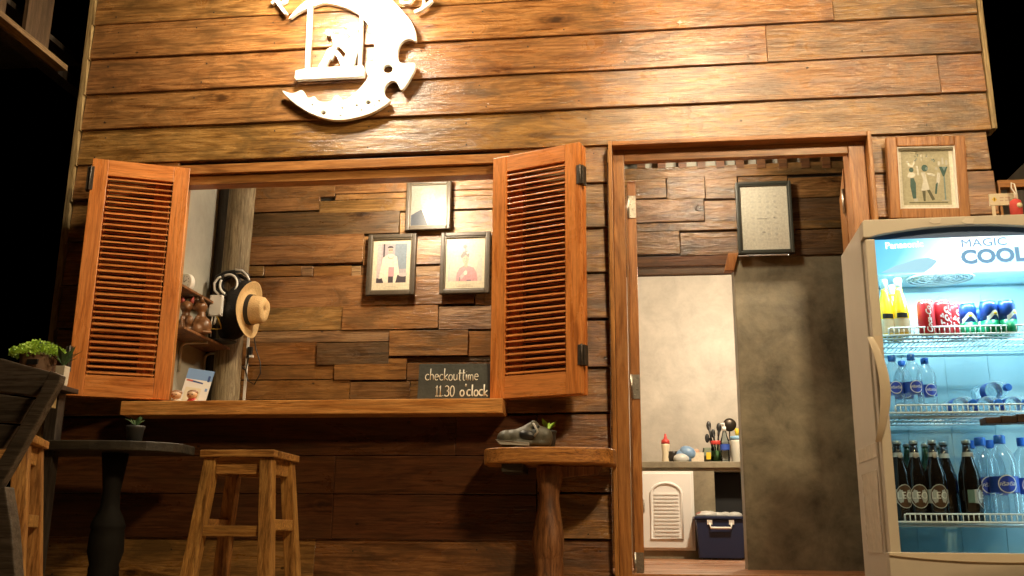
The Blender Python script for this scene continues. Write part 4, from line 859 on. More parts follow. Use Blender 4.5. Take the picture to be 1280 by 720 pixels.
# ------------------------------------------------------------------ Egyptian-style picture on the front wall
t, X, Z, fw, dp = frame_box('picture_frame', (1108.5, 1208, 171, 272), -.085, .04, .045, W_FRAME, 'wood framed print of standing figures in profile on the wall above the fridge', inner=WHITE2, tilt=R(2))
t.rotation_euler = (R(2), R(1.2), 0)
PG = paper('print_sand', (.44, .42, .29)); PT = paper('print_teal', (.05, .12, .11)); PW = mat('print_silver', (.75, .75, .68), .25, metal=.4); PO = paper('print_olive', (.12, .12, .07)); PM = paper('print_mount', (.74, .72, .62)); PS = paper('print_steel', (.2, .3, .31))
x, z0, z1 = X * .83, fw + .022, Z - fw - .014; H = z1 - z0
def q_(l): return [(-x + u * 2 * x, z0 + v * H) for u, v in l]
def qe(u, v, ru, rv, n_=10): return q_(ell(u, v, ru, rv, n_))
L = [(rect(-X, X, fw, Z - fw), PM), (rect(-x, x, z0, z1), PG), (q_(rect(.12, .92, .035, .055)), PO)]
L += [(q_([(.2, .12), (.27, .12), (.28, .4), (.24, .5), (.17, .5), (.16, .35)]), PT), (q_([(.11, .52), (.2, .5), (.3, .56), (.24, .6), (.14, .6)]), PW), (qe(.2, .65, .05, .045), PT), (q_([(.13, .72), (.25, .7), (.24, .74), (.14, .75)]), PW), (q_([(.1, .82), (.13, .82), (.18, .74), (.15, .72)]), PW), (q_([(.27, .84), (.3, .82), (.25, .72), (.22, .72)]), PW), (q_(rect(.22, .3, .07, .12)), PW)]
L += [(qe(.48, .68, .07, .065), PT), (qe(.52, .67, .03, .03), PS), (q_([(.4, .6), (.48, .6), (.52, .45), (.56, .28), (.38, .26), (.44, .45)]), PW), (q_([(.4, .26), (.47, .26), (.46, .07), (.42, .07)]), PO), (q_([(.5, .27), (.56, .28), (.66, .1), (.6, .08)]), PO), (q_([(.52, .6), (.68, .56), (.7, .52), (.54, .55)]), PW), (q_([(.33, .55), (.36, .55), (.34, .72), (.3, .72)]), PW)]
L += [(q_([(.72, .28), (.78, .42), (.8, .58), (.74, .6), (.7, .4)]), PW), (q_([(.66, .2), (.7, .2), (.74, .42), (.69, .38)]), PT), (qe(.72, .67, .025, .025), PW), (q_([(.78, .7), (.96, .7), (.88, .52), (.85, .52)]), PT), (q_([(.84, .7), (.93, .7), (.88, .62)]), PS), (q_(rect(.86, .89, .08, .52)), PS), (q_(rect(.8, .95, .07, .09)), PW), (q_(rect(.76, .81, .72, .8)), PW), (q_(rect(.84, .88, .74, .87)), PW), (q_(rect(.92, .96, .73, .82)), PW)]
random.seed(5)
for k_ in range(22): u_, v_ = random.uniform(.28, .7), random.uniform(.79, .93); L.append((qe(u_, v_, random.uniform(.006, .02), random.uniform(.008, .02), 6), random.choice([PW, PS, PW, PT])))
layers('print', L, t, (0, dp - .012, 0), step=.00005)

# ------------------------------------------------------------------ fridge
FA = at(1077, 275.5, -.75); FYAW = R(-1.5); FWd = .725; FH = FA.z; FD = .46
fridge = thing('display_fridge', (FA.x, FA.y, 0), 'tall beige glass-door drinks fridge with a glowing blue header', 'fridge', rz=FYAW)
fq = Matrix.Rotation(FYAW, 3, 'Z'); fqi = fq.inverted(); FO = Vector((FA.x, FA.y, 0))
def fr(px_, py_, ly):
    o = fqi @ (CAM - FO); d = fqi @ ray(px_, py_); return o + d * ((ly - o.y) / d.y)
IX0, IX1 = .045, FWd - .045; IY0, IY1 = .05, .41
gz0 = fr(1200, 691, 0).z; hz1 = fr(1200, 294, .0).z; hz0 = fr(1200, 339.5, .0).z
b = B()
b.box(0, .03, .052, FD, .08, FH - .006); b.box(FWd - .03, FWd, .052, FD, .08, FH - .006); b.box(.0305, FWd - .0305, .052, FD, FH - .05, FH - .0055); b.box(.0305, FWd - .0305, FD - .03, FD - .001, .09, FH - .051); b.box(.0305, FWd - .0305, .053, FD - .031, .081, gz0 - .06)
b.done('cabinet', CREAM, fridge, bevel=.006)
b = B(); zt_ = hz0 + .01
b.box(.031, .036, .056, FD - .032, gz0 - .058, FH - .052); b.box(FWd - .036, FWd - .031, .056, FD - .032, gz0 - .058, FH - .052); b.box(.0365, FWd - .0365, FD - .038, FD - .032, gz0 - .058, FH - .052); b.box(.0365, FWd - .0365, .056, FD - .0385, gz0 - .058, gz0 - .05); b.box(.0365, FWd - .0365, .056, FD - .0385, zt_ + .04, zt_ + .05)
for xx in (.2, .36, .52): b.box(xx - .002, xx + .002, FD - .041, FD - .0385, gz0 - .05, zt_)
b.done('inner_liner', LINER, fridge)
# top cap with its arched lower edge
zc0 = fr(1085, 297, 0).z; za = fr(1203, 281.5, 0).z
arc = [(0.0, zc0), (.02, zc0)] + [(.02 + (FWd - .04) * i / 24, zc0 + (za - zc0) * math.sin(math.pi * i / 24) ** .8) for i in range(1, 24)] + [(FWd - .02, zc0), (FWd, zc0), (FWd, FH - .008), (FWd - .008, FH), (.008, FH), (0, FH - .008)]
b = B(); b.prism([(x_, -.006, z_) for x_, z_ in arc], (0, .058, 0)); b.done('top_cap', CREAMD, fridge, bevel=.003)
b = B(); b.box(.02, FWd - .02, .018, .022, hz1 - .003, za + .01); b.done('header_shadow_band', flat('header_blue', (.06, .12, .24)), fridge)  # dark blue strip: shadow under the arched cap, put in as colour
# door frame
b = B(); sx1 = fr(1097, 340, 0).x
b.box(.006, sx1, 0, .05, gz0 - .002, zc0 - .006); b.done('door_stile', CREAMD, fridge, bevel=.005)
b = B(); b.box(FWd - sx1, FWd - .006, 0, .05, gz0 - .002, zc0 - .006); b.done('door_stile', CREAMD, fridge, bevel=.005)
rl = [(.0, gz0)] + [(FWd * i / 16, gz0) for i in range(1, 16)] + [(FWd, gz0), (FWd, gz0 - .085), (0, gz0 - .085)]
b = B(); b.prism([(x_, -.004, z_) for x_, z_ in rl], (0, .054, 0)); b.done('bottom_rail', CREAMD, fridge, bevel=.004)
cv = [(FWd * i / 20, gz0 - .003 - .028 * math.sin(math.pi * min(1, (i + 1) / 22)) ** .7) for i in range(21)]
b = B(); b.prism([(x_, -.010, z_) for x_, z_ in [(0, gz0 - .001), (FWd, gz0 - .001)] + cv[::-1]], (0, .008, 0)); b.done('rail_lip', mat('beige_lip', (.66, .58, .43), .35), fridge, bevel=.001, seg=1)
b = B(); b.box(.01, FWd - .01, .02, .05, .08, gz0 - .09); b.done('kick_panel', BLACK, fridge)
b = B(); b.box(.0, FWd, -.002, .05, .0, gz0 - .118); b.done('base_grille', CREAM, fridge, bevel=.004)
b = B(); b.box(sx1 + .001, FWd - sx1 - .001, .016, .020, gz0 + .002, hz0 - .002); b.done('glass_pane', GLASS, fridge)
# backlit header panel: printed colours on a lit sheet
hp = bpy.data.materials.new('backlit_header'); hp.use_nodes = True; N, L_ = nm(hp); pb_ = N['Principled BSDF']
tc = N.new('ShaderNodeTexCoord'); sepx = N.new('ShaderNodeSeparateXYZ'); L_.new(tc.outputs['Object'], sepx.inputs[0])
def math_(op, a_, c_):
    m_ = N.new('ShaderNodeMath'); m_.operation = op
    for s_, v_ in ((0, a_), (1, c_)):
        if isinstance(v_, (int, float)): m_.inputs[s_].default_value = v_
        else: L_.new(v_, m_.inputs[s_])
    return m_.outputs[0]
X_, Z_ = sepx.outputs['X'], sepx.outputs['Z']
dg_ = math_('ADD', X_, math_('MULTIPLY', math_('SUBTRACT', .13, Z_), .9))
nz = N.new('ShaderNodeTexNoise'); nz.inputs['Scale'].default_value = 5; nz.inputs['Detail'].default_value = 4; L_.new(tc.outputs['Object'], nz.inputs['Vector'])
dg_ = math_('ADD', dg_, math_('MULTIPLY', math_('SUBTRACT', nz.outputs['Fac'], .5), .12))
rp = N.new('ShaderNodeValToRGB'); e = rp.color_ramp.elements
st_ = [(.0, (.08, .36, .62)), (.20, (.13, .48, .72)), (.36, (.45, .76, .88)), (.46, (.95, .98, .98)), (.62, (.80, .93, .93)), (.86, (.50, .80, .88)), (1.0, (.60, .82, .84))]
while len(e) < len(st_): e.new(.5)
for i_, (p_, c_) in enumerate(st_): e[i_].position = p_; e[i_].color = (*c_, 1)
L_.new(math_('DIVIDE', dg_, FWd - .09), rp.inputs[0]); L_.new(rp.outputs[0], pb_.inputs['Emission Color']); L_.new(rp.outputs[0], pb_.inputs['Base Color'])
pb_.inputs['Emission Strength'].default_value = .95; pb_.inputs['Roughness'].default_value = .15
hdr = B(); hdr.box(0, FWd - 2 * sx1 - .002, 0, .004, 0, hz1 - hz0 - .004); hdr = hdr.done('header_panel', hp, fridge, (sx1 + .001, .012, hz0))
def lit(n_, c_, s_=.6): return mat(n_, c_, .3, emit=c_, es=s_)
def hx(px_, py_): v = fr(px_, py_, .012); return v.x - sx1 - .001, v.z - hz0
DB = lit('header_print_blue', (.14, .33, .60), .55); WB = lit('header_print_white', (.95, .97, .98), .9); HS = lit('header_print_hill', (.26, .54, .76), .72)
hill = [hx(1101, 341), hx(1120, 332), hx(1145, 324), hx(1160, 322), hx(1172, 326), hx(1165, 334), hx(1155, 341)]
layers('printed_hill', [(hill, HS)], hdr, (0, -.0012, 0))
hxP = hx(1130, 306.5); text_on('lettering', 'Panasonic', .034, WB, hdr, (hxP[0], -.0025, hxP[1]), (R(90), R(-1.5), 0), sx=1.0, bold=.0009)
hxM = hx(1229.5, 303.5); text_on('lettering', 'MAGIC', .042, DB, hdr, (hxM[0], -.0025, hxM[1]), (R(90), R(-1.5), 0), sx=1.22)
hxC = hx(1241.5, 320.5); text_on('lettering', 'COOL', .070, DB, hdr, (hxC[0], -.0025, hxC[1]), (R(90), R(-1.5), 0), sx=1.12, bold=.0030)
# handle
ha, hb = fr(1096, 421, 0), fr(1113, 552, 0)
b = B(); hp_ = []
for i_ in range(13):
    u = i_ / 12; hp_.append((sx1 - .045 + .030 * math.sin(math.pi * u), -.004 - .048 * math.sin(math.pi * u) ** .7, ha.z + (hb.z - ha.z) * u))
prof_w = .034
V = []; F = []
for i_, (x_, y_, z_) in enumerate(hp_):
    wv = prof_w * (.55 + .45 * math.sin(math.pi * i_ / 12)); V += [(x_ - wv * .6, y_ + .004, z_), (x_ + wv * .4, y_ - .006, z_), (x_ + wv * .4 + .004, y_ + .012, z_), (x_ - wv * .5, y_ + .018, z_)]
for i_ in range(12):
    for k_ in range(4): F.append((4 * i_ + k_, 4 * i_ + (k_ + 1) % 4, 4 * i_ + 4 + (k_ + 1) % 4, 4 * i_ + 4 + k_))
F += [(3, 2, 1, 0), (48, 49, 50, 51)]; b.faces(V, F, True); b.done('handle', mat('handle_beige', (.56, .48, .35), .3), fridge, bevel=.002)
# fan grille under the ceiling of the compartment, and the light tube
gc = fr(1175, 352, .20)
b = B()
for rr_ in (.03, .05, .07, .09, .105): b.tube([(gc.x + rr_ * 1.15 * math.cos(R(a_)), .20 + rr_ * math.sin(R(a_)), zt_ + .022 - rr_ * .06) for a_ in range(0, 360, 15)], .004, 6, closed=True)
for a_ in range(0, 180, 20): b.beam((gc.x - .12 * math.cos(R(a_)), .20 - .105 * math.sin(R(a_)), zt_ + .018), (gc.x + .12 * math.cos(R(a_)), .20 + .105 * math.sin(R(a_)), zt_ + .018), .003, .004)
b.done('fan_grille', mat('grille_grey', (.32, .42, .45), .4), fridge)
b = B(); b.box(.05, FWd - .05, .10, .34, zt_ + .026, zt_ + .039); b.done('fan_housing', mat('housing', (.4, .6, .64), .4), fridge, bevel=.004)
B().tube([(.09, .072, zt_ + .02), (FWd - .09, .072, zt_ + .02)], .010, 10).done('light_tube', mat('tube_glow', (1, 1, 1), .4, emit=(.62, .92, 1.0), es=9), fridge)
al = bpy.data.lights.new('fridge_light', 'AREA'); al.shape = 'RECTANGLE'; al.size = FWd - .2; al.size_y = .03; al.energy = 6.5; al.color = (.70, .94, 1.0)
ao = bpy.data.objects.new('fridge_light', al); COL.objects.link(ao); ao.parent = fridge; ao.location = (FWd / 2, .075, zt_ + .006); ao.rotation_euler = (R(28), 0, 0)
B().tube([(FWd - .05, .064, gz0 + .03), (FWd - .05, .064, zt_ - .02)], .009, 10).done('light_tube', mat('side_tube_glow', (1, 1, 1), .4, emit=(.55, .88, 1.0), es=5), fridge)
al = bpy.data.lights.new('fridge_side_light', 'AREA'); al.shape = 'RECTANGLE'; al.size = .03; al.size_y = zt_ - gz0 - .1; al.energy = 1.1; al.color = (.55, .88, 1.0)
ao = bpy.data.objects.new('fridge_side_light', al); COL.objects.link(ao); ao.parent = fridge; ao.location = (FWd - .062, .066, (gz0 + zt_) / 2); ao.rotation_euler = (R(90), 0, R(60))
# wire shelves
SZ = [fr(1200, 417.5, .075).z, fr(1200, 515.5, .075).z, fr(1200, 653, .075).z]
for z in SZ:
    b = B(); xa, xb, ya, yb_ = .05, FWd - .05, .075, .405
    b.tube([(xa, ya, z), (xb, ya, z)], .0045, 6); b.tube([(xa, ya + .01, z - .012), (xb, ya + .01, z - .012)], .004, 6)
    zr = z + .028; b.tube([(xa + .03, ya, z), (xa + .03, ya, zr - .006), (xa + .036, ya, zr), (xb - .036, ya, zr), (xb - .03, ya, zr - .006), (xb - .03, ya, z)], .0032, 6)
    for yv in (.18, .29, yb_): b.tube([(xa, yv, z - .006), (xb, yv, z - .006)], .004, 6)
    n_ = 33
    sf = b.done('wire_shelf', WIRE, fridge)
    me = None
    for i_ in range(n_):
        x_ = xa + .03 + (xb - xa - .06) * i_ / (n_ - 1)
        if me is None:
            s_ = B(); s_.tube([(0, 0, .028), (0, .0, 0.003), (0, .012, -.001), (0, yb_ - ya, -.001)], .0021, 5); o = s_.done('wire', WIRE, sf, (x_, ya, z)); me = o.data
        else: link('wire', me, sf, (x_, ya, z))
# tape on the fridge side and on the cap
ta, tb_ = fr(1068, 590, .05), fr(1068, 690, .05)
def side_z(py_): d = fqi @ ray(1080, py_); o = fqi @ (CAM - FO); return (o + d * ((0 - o.x) / d.x)).z
z1_, z0_ = side_z(593), side_z(690)
b = B(); V = []; F = []
nn = 22
for i_ in range(nn + 1):
    z = z0_ + (z1_ - z0_) * i_ / nn
    for j_ in range(6): V.append((-.0016 - (random.uniform(0, .003) if j_ in (1, 4) else random.uniform(0, .0008)), .075 + .055 * j_ + (random.uniform(-.012, .012) if j_ in (0, 5) else 0), z))
for i_ in range(nn):
    for j_ in range(5): F.append((6 * i_ + j_, 6 * i_ + j_ + 1, 6 * i_ + 7 + j_, 6 * i_ + 6 + j_))
b.faces(V, F, True); b.done('tape_patch', TAPE, fridge)
b = B(); zz1 = side_z(560); b.box(-.0015, -.0005, .06, .40, zz1 - .05, zz1); b.done('tape_patch', TAPE, fridge)
for pxx in (1170, 1211):
    c_ = fr(pxx, 275.5, -.006); b = B(); b.prism([(c_.x - .026, -.0085, c_.z - .004), (c_.x - .01, -.0088, c_.z - .013), (c_.x + .012, -.0085, c_.z - .012), (c_.x + .018, -.009, c_.z + .006), (c_.x - .012, -.0085, c_.z + .010)], (0, .002, 0)); b.done('tape_scrap', flat('torn_tape', (.62, .56, .46), .6), fridge)
c_ = fr(1098, 430, 0)
b = B(); b.box(c_.x - .012, c_.x + .012, -.0015, -.0004, c_.z - .03, c_.z + .03)
b.done('tape_scrap', flat('pale_tape', (.6, .5, .36), .3), fridge)

# ------------------------------------------------------------------ drinks
def fw_(lx, ly, lz): v = fq @ Vector((lx, ly, lz)) + FO; return v
def bent(me, r, z, a0=0.0):
    """wrap flat lettering round a vertical can"""
    for v in me.vertices:
        x_, y_ = v.co.x, v.co.y; a_ = a0 + x_ / r - math.pi / 2
        v.co = ((r + .0005) * math.cos(a_), (r + .0005) * math.sin(a_), z + y_)
    return me
CAP_B = flat('blue_cap', (.03, .16, .62), .35); CLEAR = film('water_bottle'); LBLUE = flat('blue_wrap', (.02, .07, .42), .4); LW = flat('label_white', (.75, .8, .85), .5); LBL2 = flat('label_deep_blue', (.03, .07, .5), .4)
ALU = mat('can_metal', (.7, .72, .74), .25, metal=.9)
def at_f(pxx, ly): return fr(pxx, 420, ly).x
# juice bottles
JY = mat('orange_juice', (.90, .58, .02), .25); JL = mat('juice_label', (.62, .52, .36), .5)
j0 = None
juice = [(1110, .115, 'front yellow juice bottle at the left end of the top shelf'), (1128, .105, 'yellow juice bottle with dark label beside the red cans'), (1119, .20, 'yellow juice bottle behind the two front juice bottles')]
def proto(mk, lst, name, cat_, group, shelf_z):
    first = None
    for i_, it in enumerate(lst):
        pxx, ly, lab = it[:3]
        if first is None:
            first = mk(); o = first
        else: o = copy_tree(first)
        o.name = name if i_ == 0 else o.name
        lx = fr(pxx, 420 if shelf_z == SZ[0] else (500 if shelf_z == SZ[1] else 640), ly).x
        o.location = fw_(lx, ly, shelf_z + .0025); tag(o, lab, cat_, group)
        o.rotation_euler = (0, 0, FYAW + (it[3] if len(it) > 3 else 0))
    return first
def mk_juice():
    t = thing('juice_bottle', (0, 0, 0), 'x', 'bottle')
    B().lathe([(.028, 0), (.031, .006), (.031, .075), (.028, .10), (.019, .145), (.0125, .17), (.0125, .18)], 20).done('bottle_body', JY, t)
    B().lathe([(.0125, .1802), (.0125, .2), (.0145, .202), (.0145, .216), (.012, .218)], 16).done('cap', mat('pale_cap', (.5, .62, .6), .3), t)
    B().lathe([(.0315, .008), (.0315, .062)], 20, cap=False).done('paper_label', JL, t)
    b = B(); b.prism([((.0322) * math.cos(R(a_)), .0322 * math.sin(R(a_)), .064) for a_ in range(-125, -54, 10)], (0, 0, .018)); b.done('dark_label', BLACK, t)
    return t
proto(mk_juice, juice, 'juice_bottle', 'bottle', 'yellow juice bottles on the top fridge shelf', SZ[0])
CR = mat('cola_red', (.48, .02, .028), .35)
def mk_can(m, top, h=.128, r=.0305, script=None, tops=ALU):
    def f():
        t = thing('drink_can', (0, 0, 0), 'x', 'can')
        if top is None:
            B().lathe([(r * .85, 0), (r, .008), (r, h - .016), (r * .86, h - .004)], 24).done('can_body', m, t)
        else:
            B().lathe([(r * .85, 0), (r, .008), (r, h * .40)], 24).done('can_body', m, t); B().lathe([(r, h * .4005), (r, h - .016), (r * .86, h - .004)], 24).done('can_top_band', top, t)
            b = B(); pts = []
            for a_ in range(-150, -29, 10): pts.append((a_, h * .46 + .012 * math.sin(R(a_ * 3))))
            V = []; F = []
            for a_, zz_ in pts: V += [((r + .0006) * math.cos(R(a_)), (r + .0006) * math.sin(R(a_)), zz_), ((r + .0006) * math.cos(R(a_)), (r + .0006) * math.sin(R(a_)), zz_ + .018)]
            for i_ in range(len(pts) - 1): F.append((2 * i_, 2 * i_ + 2, 2 * i_ + 3, 2 * i_ + 1))
            b.faces(V, F, True); b.done('white_swoosh', flat('can_white', (.62, .72, .7), .4), t)
            b = B(); b.ball((0, -r, h * .60), (.008, .002, .006), 8); b.done('yellow_spot', YELLOW, t)
        B().lathe([(r * .86, h - .0038), (r * .88, h), (r * .8, h), (r * .79, h - .003), (.001, h - .003)], 24).done('can_lid', tops, t)
        if script:
            me = text_mesh(script, .030 if len(script) > 5 else .055, shear=.35, bold=.0009, sx=1.0)
            for v in me.vertices: v.co.x, v.co.y = -v.co.y * .9, v.co.x * .9
            bent(me, r, h * .48); me.materials.clear(); me.materials.append(LW); link('lettering', me, t)
        return t
    return f
proto(mk_can(CR, None, script='Coca-Cola'), [(1160, .10, 'red cola can next to the yellow juice bottles', .1)], 'cola_can', 'can', 'red cola cans on the top fridge shelf', SZ[0])
proto(mk_can(CR, None, script='โค้ก'), [(1181, .115, 'middle red cola can with white script', .35), (1197, .17, 'red cola can half hidden beside the green and blue cans', .3)], 'cola_can', 'can', 'red cola cans on the top fridge shelf', SZ[0])
SG = mat('soda_green', (.0, .22, .09), .35); SB = mat('soda_blue', (.015, .07, .36), .35)
proto(mk_can(SG, SB, h=.122, tops=mat('blue_rim', (.12, .25, .5), .3, metal=.7), script=None), [(1212.5, .14, 'blue and green soda can next to the red cans'), (1228, .21, 'blue and green soda can set back between two others', .4), (1239, .105, 'tall blue and green soda can second from the right end', .5), (1249, .20, 'blue and green soda can peeping out from behind the right pair', .2), (1262, .10, 'blue and green soda can at the right end of the row', .7)], 'soda_can', 'can', 'blue and green soda cans on the top fridge shelf', SZ[0])
# water bottles, small
def mk_water(s=1.0, name='water_bottle'):
    def f():
        t = thing(name, (0, 0, 0), 'x', 'bottle')
        pr = [(.026, 0), (.031, .004), (.032, .02), (.030, .026), (.032, .032), (.032, .062), (.0305, .066), (.0305, .104), (.032, .108), (.032, .126), (.0295, .144), (.0225, .162), (.0125, .174), (.0105, .18)]
        B().lathe([(r_ * s, z_ * s) for r_, z_ in pr], 22, cap=True).done('bottle_body', CLEAR, t)
        B().lathe([(.0316 * s, .066 * s), (.0316 * s, .103 * s)], 22, cap=False).done('blue_wrap', LBLUE, t)
        B().lathe([(.0122 * s, .179 * s), (.0128 * s, .181 * s), (.0128 * s, .197 * s), (.011 * s, .199 * s)], 16).done('cap', CAP_B, t)
        r_ = .0322 * s; V = []; n_ = 18
        b = B(); ringo = []
        for i_ in range(n_):
            a_ = 2 * math.pi * i_ / n_; ringo.append((math.cos(a_) * .021 * s, math.sin(a_) * .021 * s))
        def wp(u, v, e): an = -math.pi / 2 + u / r_; return ((r_ + e) * math.cos(an), (r_ + e) * math.sin(an), .085 * s + v)
        b.mi = 0; b.faces([wp(u, v, .0003) for u, v in ringo] + [wp(0, 0, .0003)], [(i_, (i_ + 1) % n_, n_) for i_ in range(n_)])
        b.mi = 1; b.faces([wp(u * .88, v * .88, .0007) for u, v in ringo] + [wp(0, 0, .0007)], [(i_, (i_ + 1) % n_, n_) for i_ in range(n_)])
        b.done('round_label', [LW, LBL2], t)
        me = text_mesh('คริสตัล', .0125 * s, bold=.0002); bent(me, r_ + .0007, .085 * s); me.materials.clear(); me.materials.append(LW); link('lettering', me, t)
        return t
    return f
proto(mk_water(1.08), [(1119, .12, 'small water bottle at the left end of the middle shelf'), (1143, .105, 'small water bottle in the middle of the three standing ones', .12), (1160, .19, 'small water bottle right of the standing three', .25), (1131, .24, 'small water bottle standing behind the front ones')], 'water_bottle', 'bottle', 'small water bottles standing on the middle fridge shelf', SZ[1])
ly_first = None
for i_, (pxx, pyy, ly, lab) in enumerate([(1199, 497, .10, 'water bottle lying left with its blue cap forward on the middle shelf'), (1231, 497, .10, 'water bottle lying between two others with its cap forward'), (1266, 495, .10, 'water bottle lying at the right end of the middle shelf'), (1241, 476, .12, 'water bottle lying on top of the other lying bottles')]):
    if ly_first is None: ly_first = mk_water(1.06)(); o = ly_first
    else: o = copy_tree(ly_first)
    p = fr(pxx, pyy, ly); z_ = SZ[1] + .0365 if i_ < 3 else SZ[1] + .0365 + .058
    o.location = fw_(p.x + (.012 if i_ < 3 else .005), ly + .20, z_); o.rotation_mode = 'QUATERNION'
    o.rotation_quaternion = Vector((0, 0, 1)).rotation_difference((fq @ Vector((.16 if i_ < 3 else .22, -1, 0))).normalized())
    tag(o, lab, 'bottle', 'water bottles lying on the middle fridge shelf')
# beer bottles
BB = mat('brown_glass', (.010, .007, .005), .12, coat=.5); BG_ = mat('green_glass', (.015, .05, .02), .12, coat=.5)
LBR = mat('beer_label_brown', (.10, .055, .03), .3, mottle=.4, mscale=60); LSV = flat('beer_label_silver', (.42, .46, .46), .35); LGR = flat('beer_label_green', (.12, .22, .2), .5)
def mk_beer(gl, lab=True):
    def f():
        t = thing('beer_bottle', (0, 0, 0), 'x', 'bottle')
        B().lathe([(.033, 0), (.037, .006), (.0375, .14), (.035, .165), (.023, .205), (.0155, .235), (.0135, .272)], 24).done('bottle_body', gl, t)
        B().lathe([(.0148, .2722), (.0155, .275), (.0155, .282), (.012, .286)], 18).done('cap', mat('crown_cap', (.35, .42, .44), .3, metal=.4), t)
        if lab:
            B().lathe([(.0185, .226), (.0165, .242)], 20, cap=False).done('neck_label', LSV, t)
            b = B(); b.ball((0, -.0185, .232), (.010, .002, .011), 10); b.done('neck_badge', mat('badge', (.42, .4, .37), .4), t)
            r_ = .0378
            def wp(u, v, e): an = -math.pi / 2 + u / r_; return ((r_ + e) * math.cos(an), (r_ + e) * math.sin(an), .087 + v)
            b = B(); b.faces([wp(-.055 + .11 * i_ / 12, s_ * .028 * (1 - .25 * abs(i_ - 6) / 6), .0002) for s_ in (-1, 1) for i_ in range(13)], [(i_, i_ + 1, 14 + i_, 13 + i_) for i_ in range(12)], True); b.done('silver_label', LSV, t)
            n_ = 20; o_ = [(math.cos(2 * math.pi * i_ / n_), math.sin(2 * math.pi * i_ / n_)) for i_ in range(n_)]
            b = B(); b.faces([wp(u * .034, v * .042, .0006) for u, v in o_] + [wp(0, 0, .0006)], [(i_, (i_ + 1) % n_, n_) for i_ in range(n_)], True)
            b.mi = 1; b.faces([wp(u * .031, v * .039, .001) for u, v in o_] + [wp(0, 0, .001)], [(i_, (i_ + 1) % n_, n_) for i_ in range(n_)], True); b.done('oval_label', [LSV, LBR], t)
            b = B(); b.faces([wp(-.062 + .022 * i_ / 3, s_ * .022, .0006) for s_ in (-1, 1) for i_ in range(4)], [(i_, i_ + 1, 5 + i_, 4 + i_) for i_ in range(3)], True); b.done('side_print', LGR, t)
            me = text_mesh('LEO', .034, sx=.95); bent(me, r_ + .0011, .089); me.materials.clear(); me.materials.append(flat('label_lettering', (.78, .80, .78), .35)); link('lettering', me, t)
        return t
    return f
proto(mk_beer(BB), [(1128, .13, 'brown beer bottle at the left end of the bottom shelf', .2), (1149, .13, 'brown beer bottle second from the left on the bottom shelf', .0), (1173, .12, 'brown beer bottle third from the left facing forward', .05), (1216, .115, 'brown beer bottle standing apart with its label turned right', 1.1), (1187, .18, 'brown beer bottle set back without a visible label', 2.8)], 'beer_bottle', 'bottle', 'brown beer bottles on the bottom fridge shelf', SZ[2])
proto(mk_beer(BG_, False), [(1141, .24, 'green beer bottle behind the two leftmost brown ones'), (1164, .24, 'green beer bottle behind the second and third brown ones'), (1182, .30, 'green beer bottle at the back behind the brown ones'), (1122, .25, 'green beer bottle at the back left of the bottom shelf')], 'green_bottle', 'bottle', 'green bottles at the back of the bottom fridge shelf', SZ[2])
proto(mk_water(1.52, 'large_water_bottle'), [(1234, .20, 'large water bottle just right of the lone beer bottle', .15), (1259, .125, 'large water bottle standing in front on the bottom shelf', -.05), (1245, .31, 'large water bottle behind the front pair'), (1222, .32, 'large water bottle at the back behind the lone beer bottle'), (1288, .22, 'large water bottle at the right end of the bottom shelf')], 'large_water_bottle', 'bottle', 'large water bottles on the bottom fridge shelf', SZ[2])
# things on top of the fridge
p = fr(1252, 264, .10); t = thing('mini_sign', fw_(p.x, .10, FH - .005), 'small cream wooden sign on a stick standing on the fridge', 'sign', rz=FYAW)
pa_, pb2 = fr(1236.5, 250, .10), fr(1272.5, 250, .10); z0_, z1_ = fr(1255, 256.5, .10).z - FH, fr(1255, 242, .10).z - FH
CRM = mat('cream_board', (.62, .54, .38), .5)
B().box(pa_.x - p.x, pb2.x - p.x, -.004, .004, z0_ + .005, z1_ + .005).done('sign_board', CRM, t, bevel=.001)
sxx = fr(1242, 262, .10).x - p.x; B().box(sxx - .006, sxx + .006, -.003, .003, 0, z0_ + .0045).done('stick', CRM, t)
layers('printed_mark', [(ell(pa_.x - p.x + .017, (z0_ + z1_) / 2 + .005, .009, .010, 4), YELLOW), (rect(pa_.x - p.x + .0155, pa_.x - p.x + .0185, (z0_ + z1_) / 2, (z0_ + z1_) / 2 + .01), BLACK)] + [(rect(pa_.x - p.x + .036 + q1, pa_.x - p.x + .036 + q1 + w1, (z0_ + z1_) / 2 + zz_, (z0_ + z1_) / 2 + zz_ + .005), flat('faint_print', (.5, .36, .26))) for q1, w1, zz_ in ((0, .014, .008), (.02, .018, .008), (0, .012, -.003), (.018, .02, -.003))], t, (0, -.0046, 0))
p = fr(1271, 268, .06); t = thing('red_charm', fw_(p.x, .06, FH), 'small red plush charm with one pale round badge and a cord loop on the fridge', 'charm', rz=FYAW)
ch = fr(1271, 249, .06).z - FH
b = B(); b.lathe([(.012, 0), (.021, .003), (.022, ch * .7), (.019, ch * .9), (.008, ch), (.002, ch + .001)], 18); b.done('charm_body', mat('red_felt', (.55, .06, .05), .7), t)
B().lathe([(.0100, 0), (.0095, .003), (.002, .0045)], 14, (.006, -.0205, ch * .62), axis=(0, -1, 0)).done('round_badge', flat('pale_badge', (.6, .55, .36), .4), t)
B().ball((.004, -.018, .006), (.010, .006, .006), 10).done('white_patch', WHITE2, t)
b = B(); b.tube([(.004, 0, ch), (.008, 0, ch + .03), (.004, 0, ch + .06), (-.006, 0, ch + .065), (-.008, 0, ch + .045), (.002, 0, ch + .025), (.004, 0, ch)], .0025, 6); b.done('cord_loop', WHITE2, t)
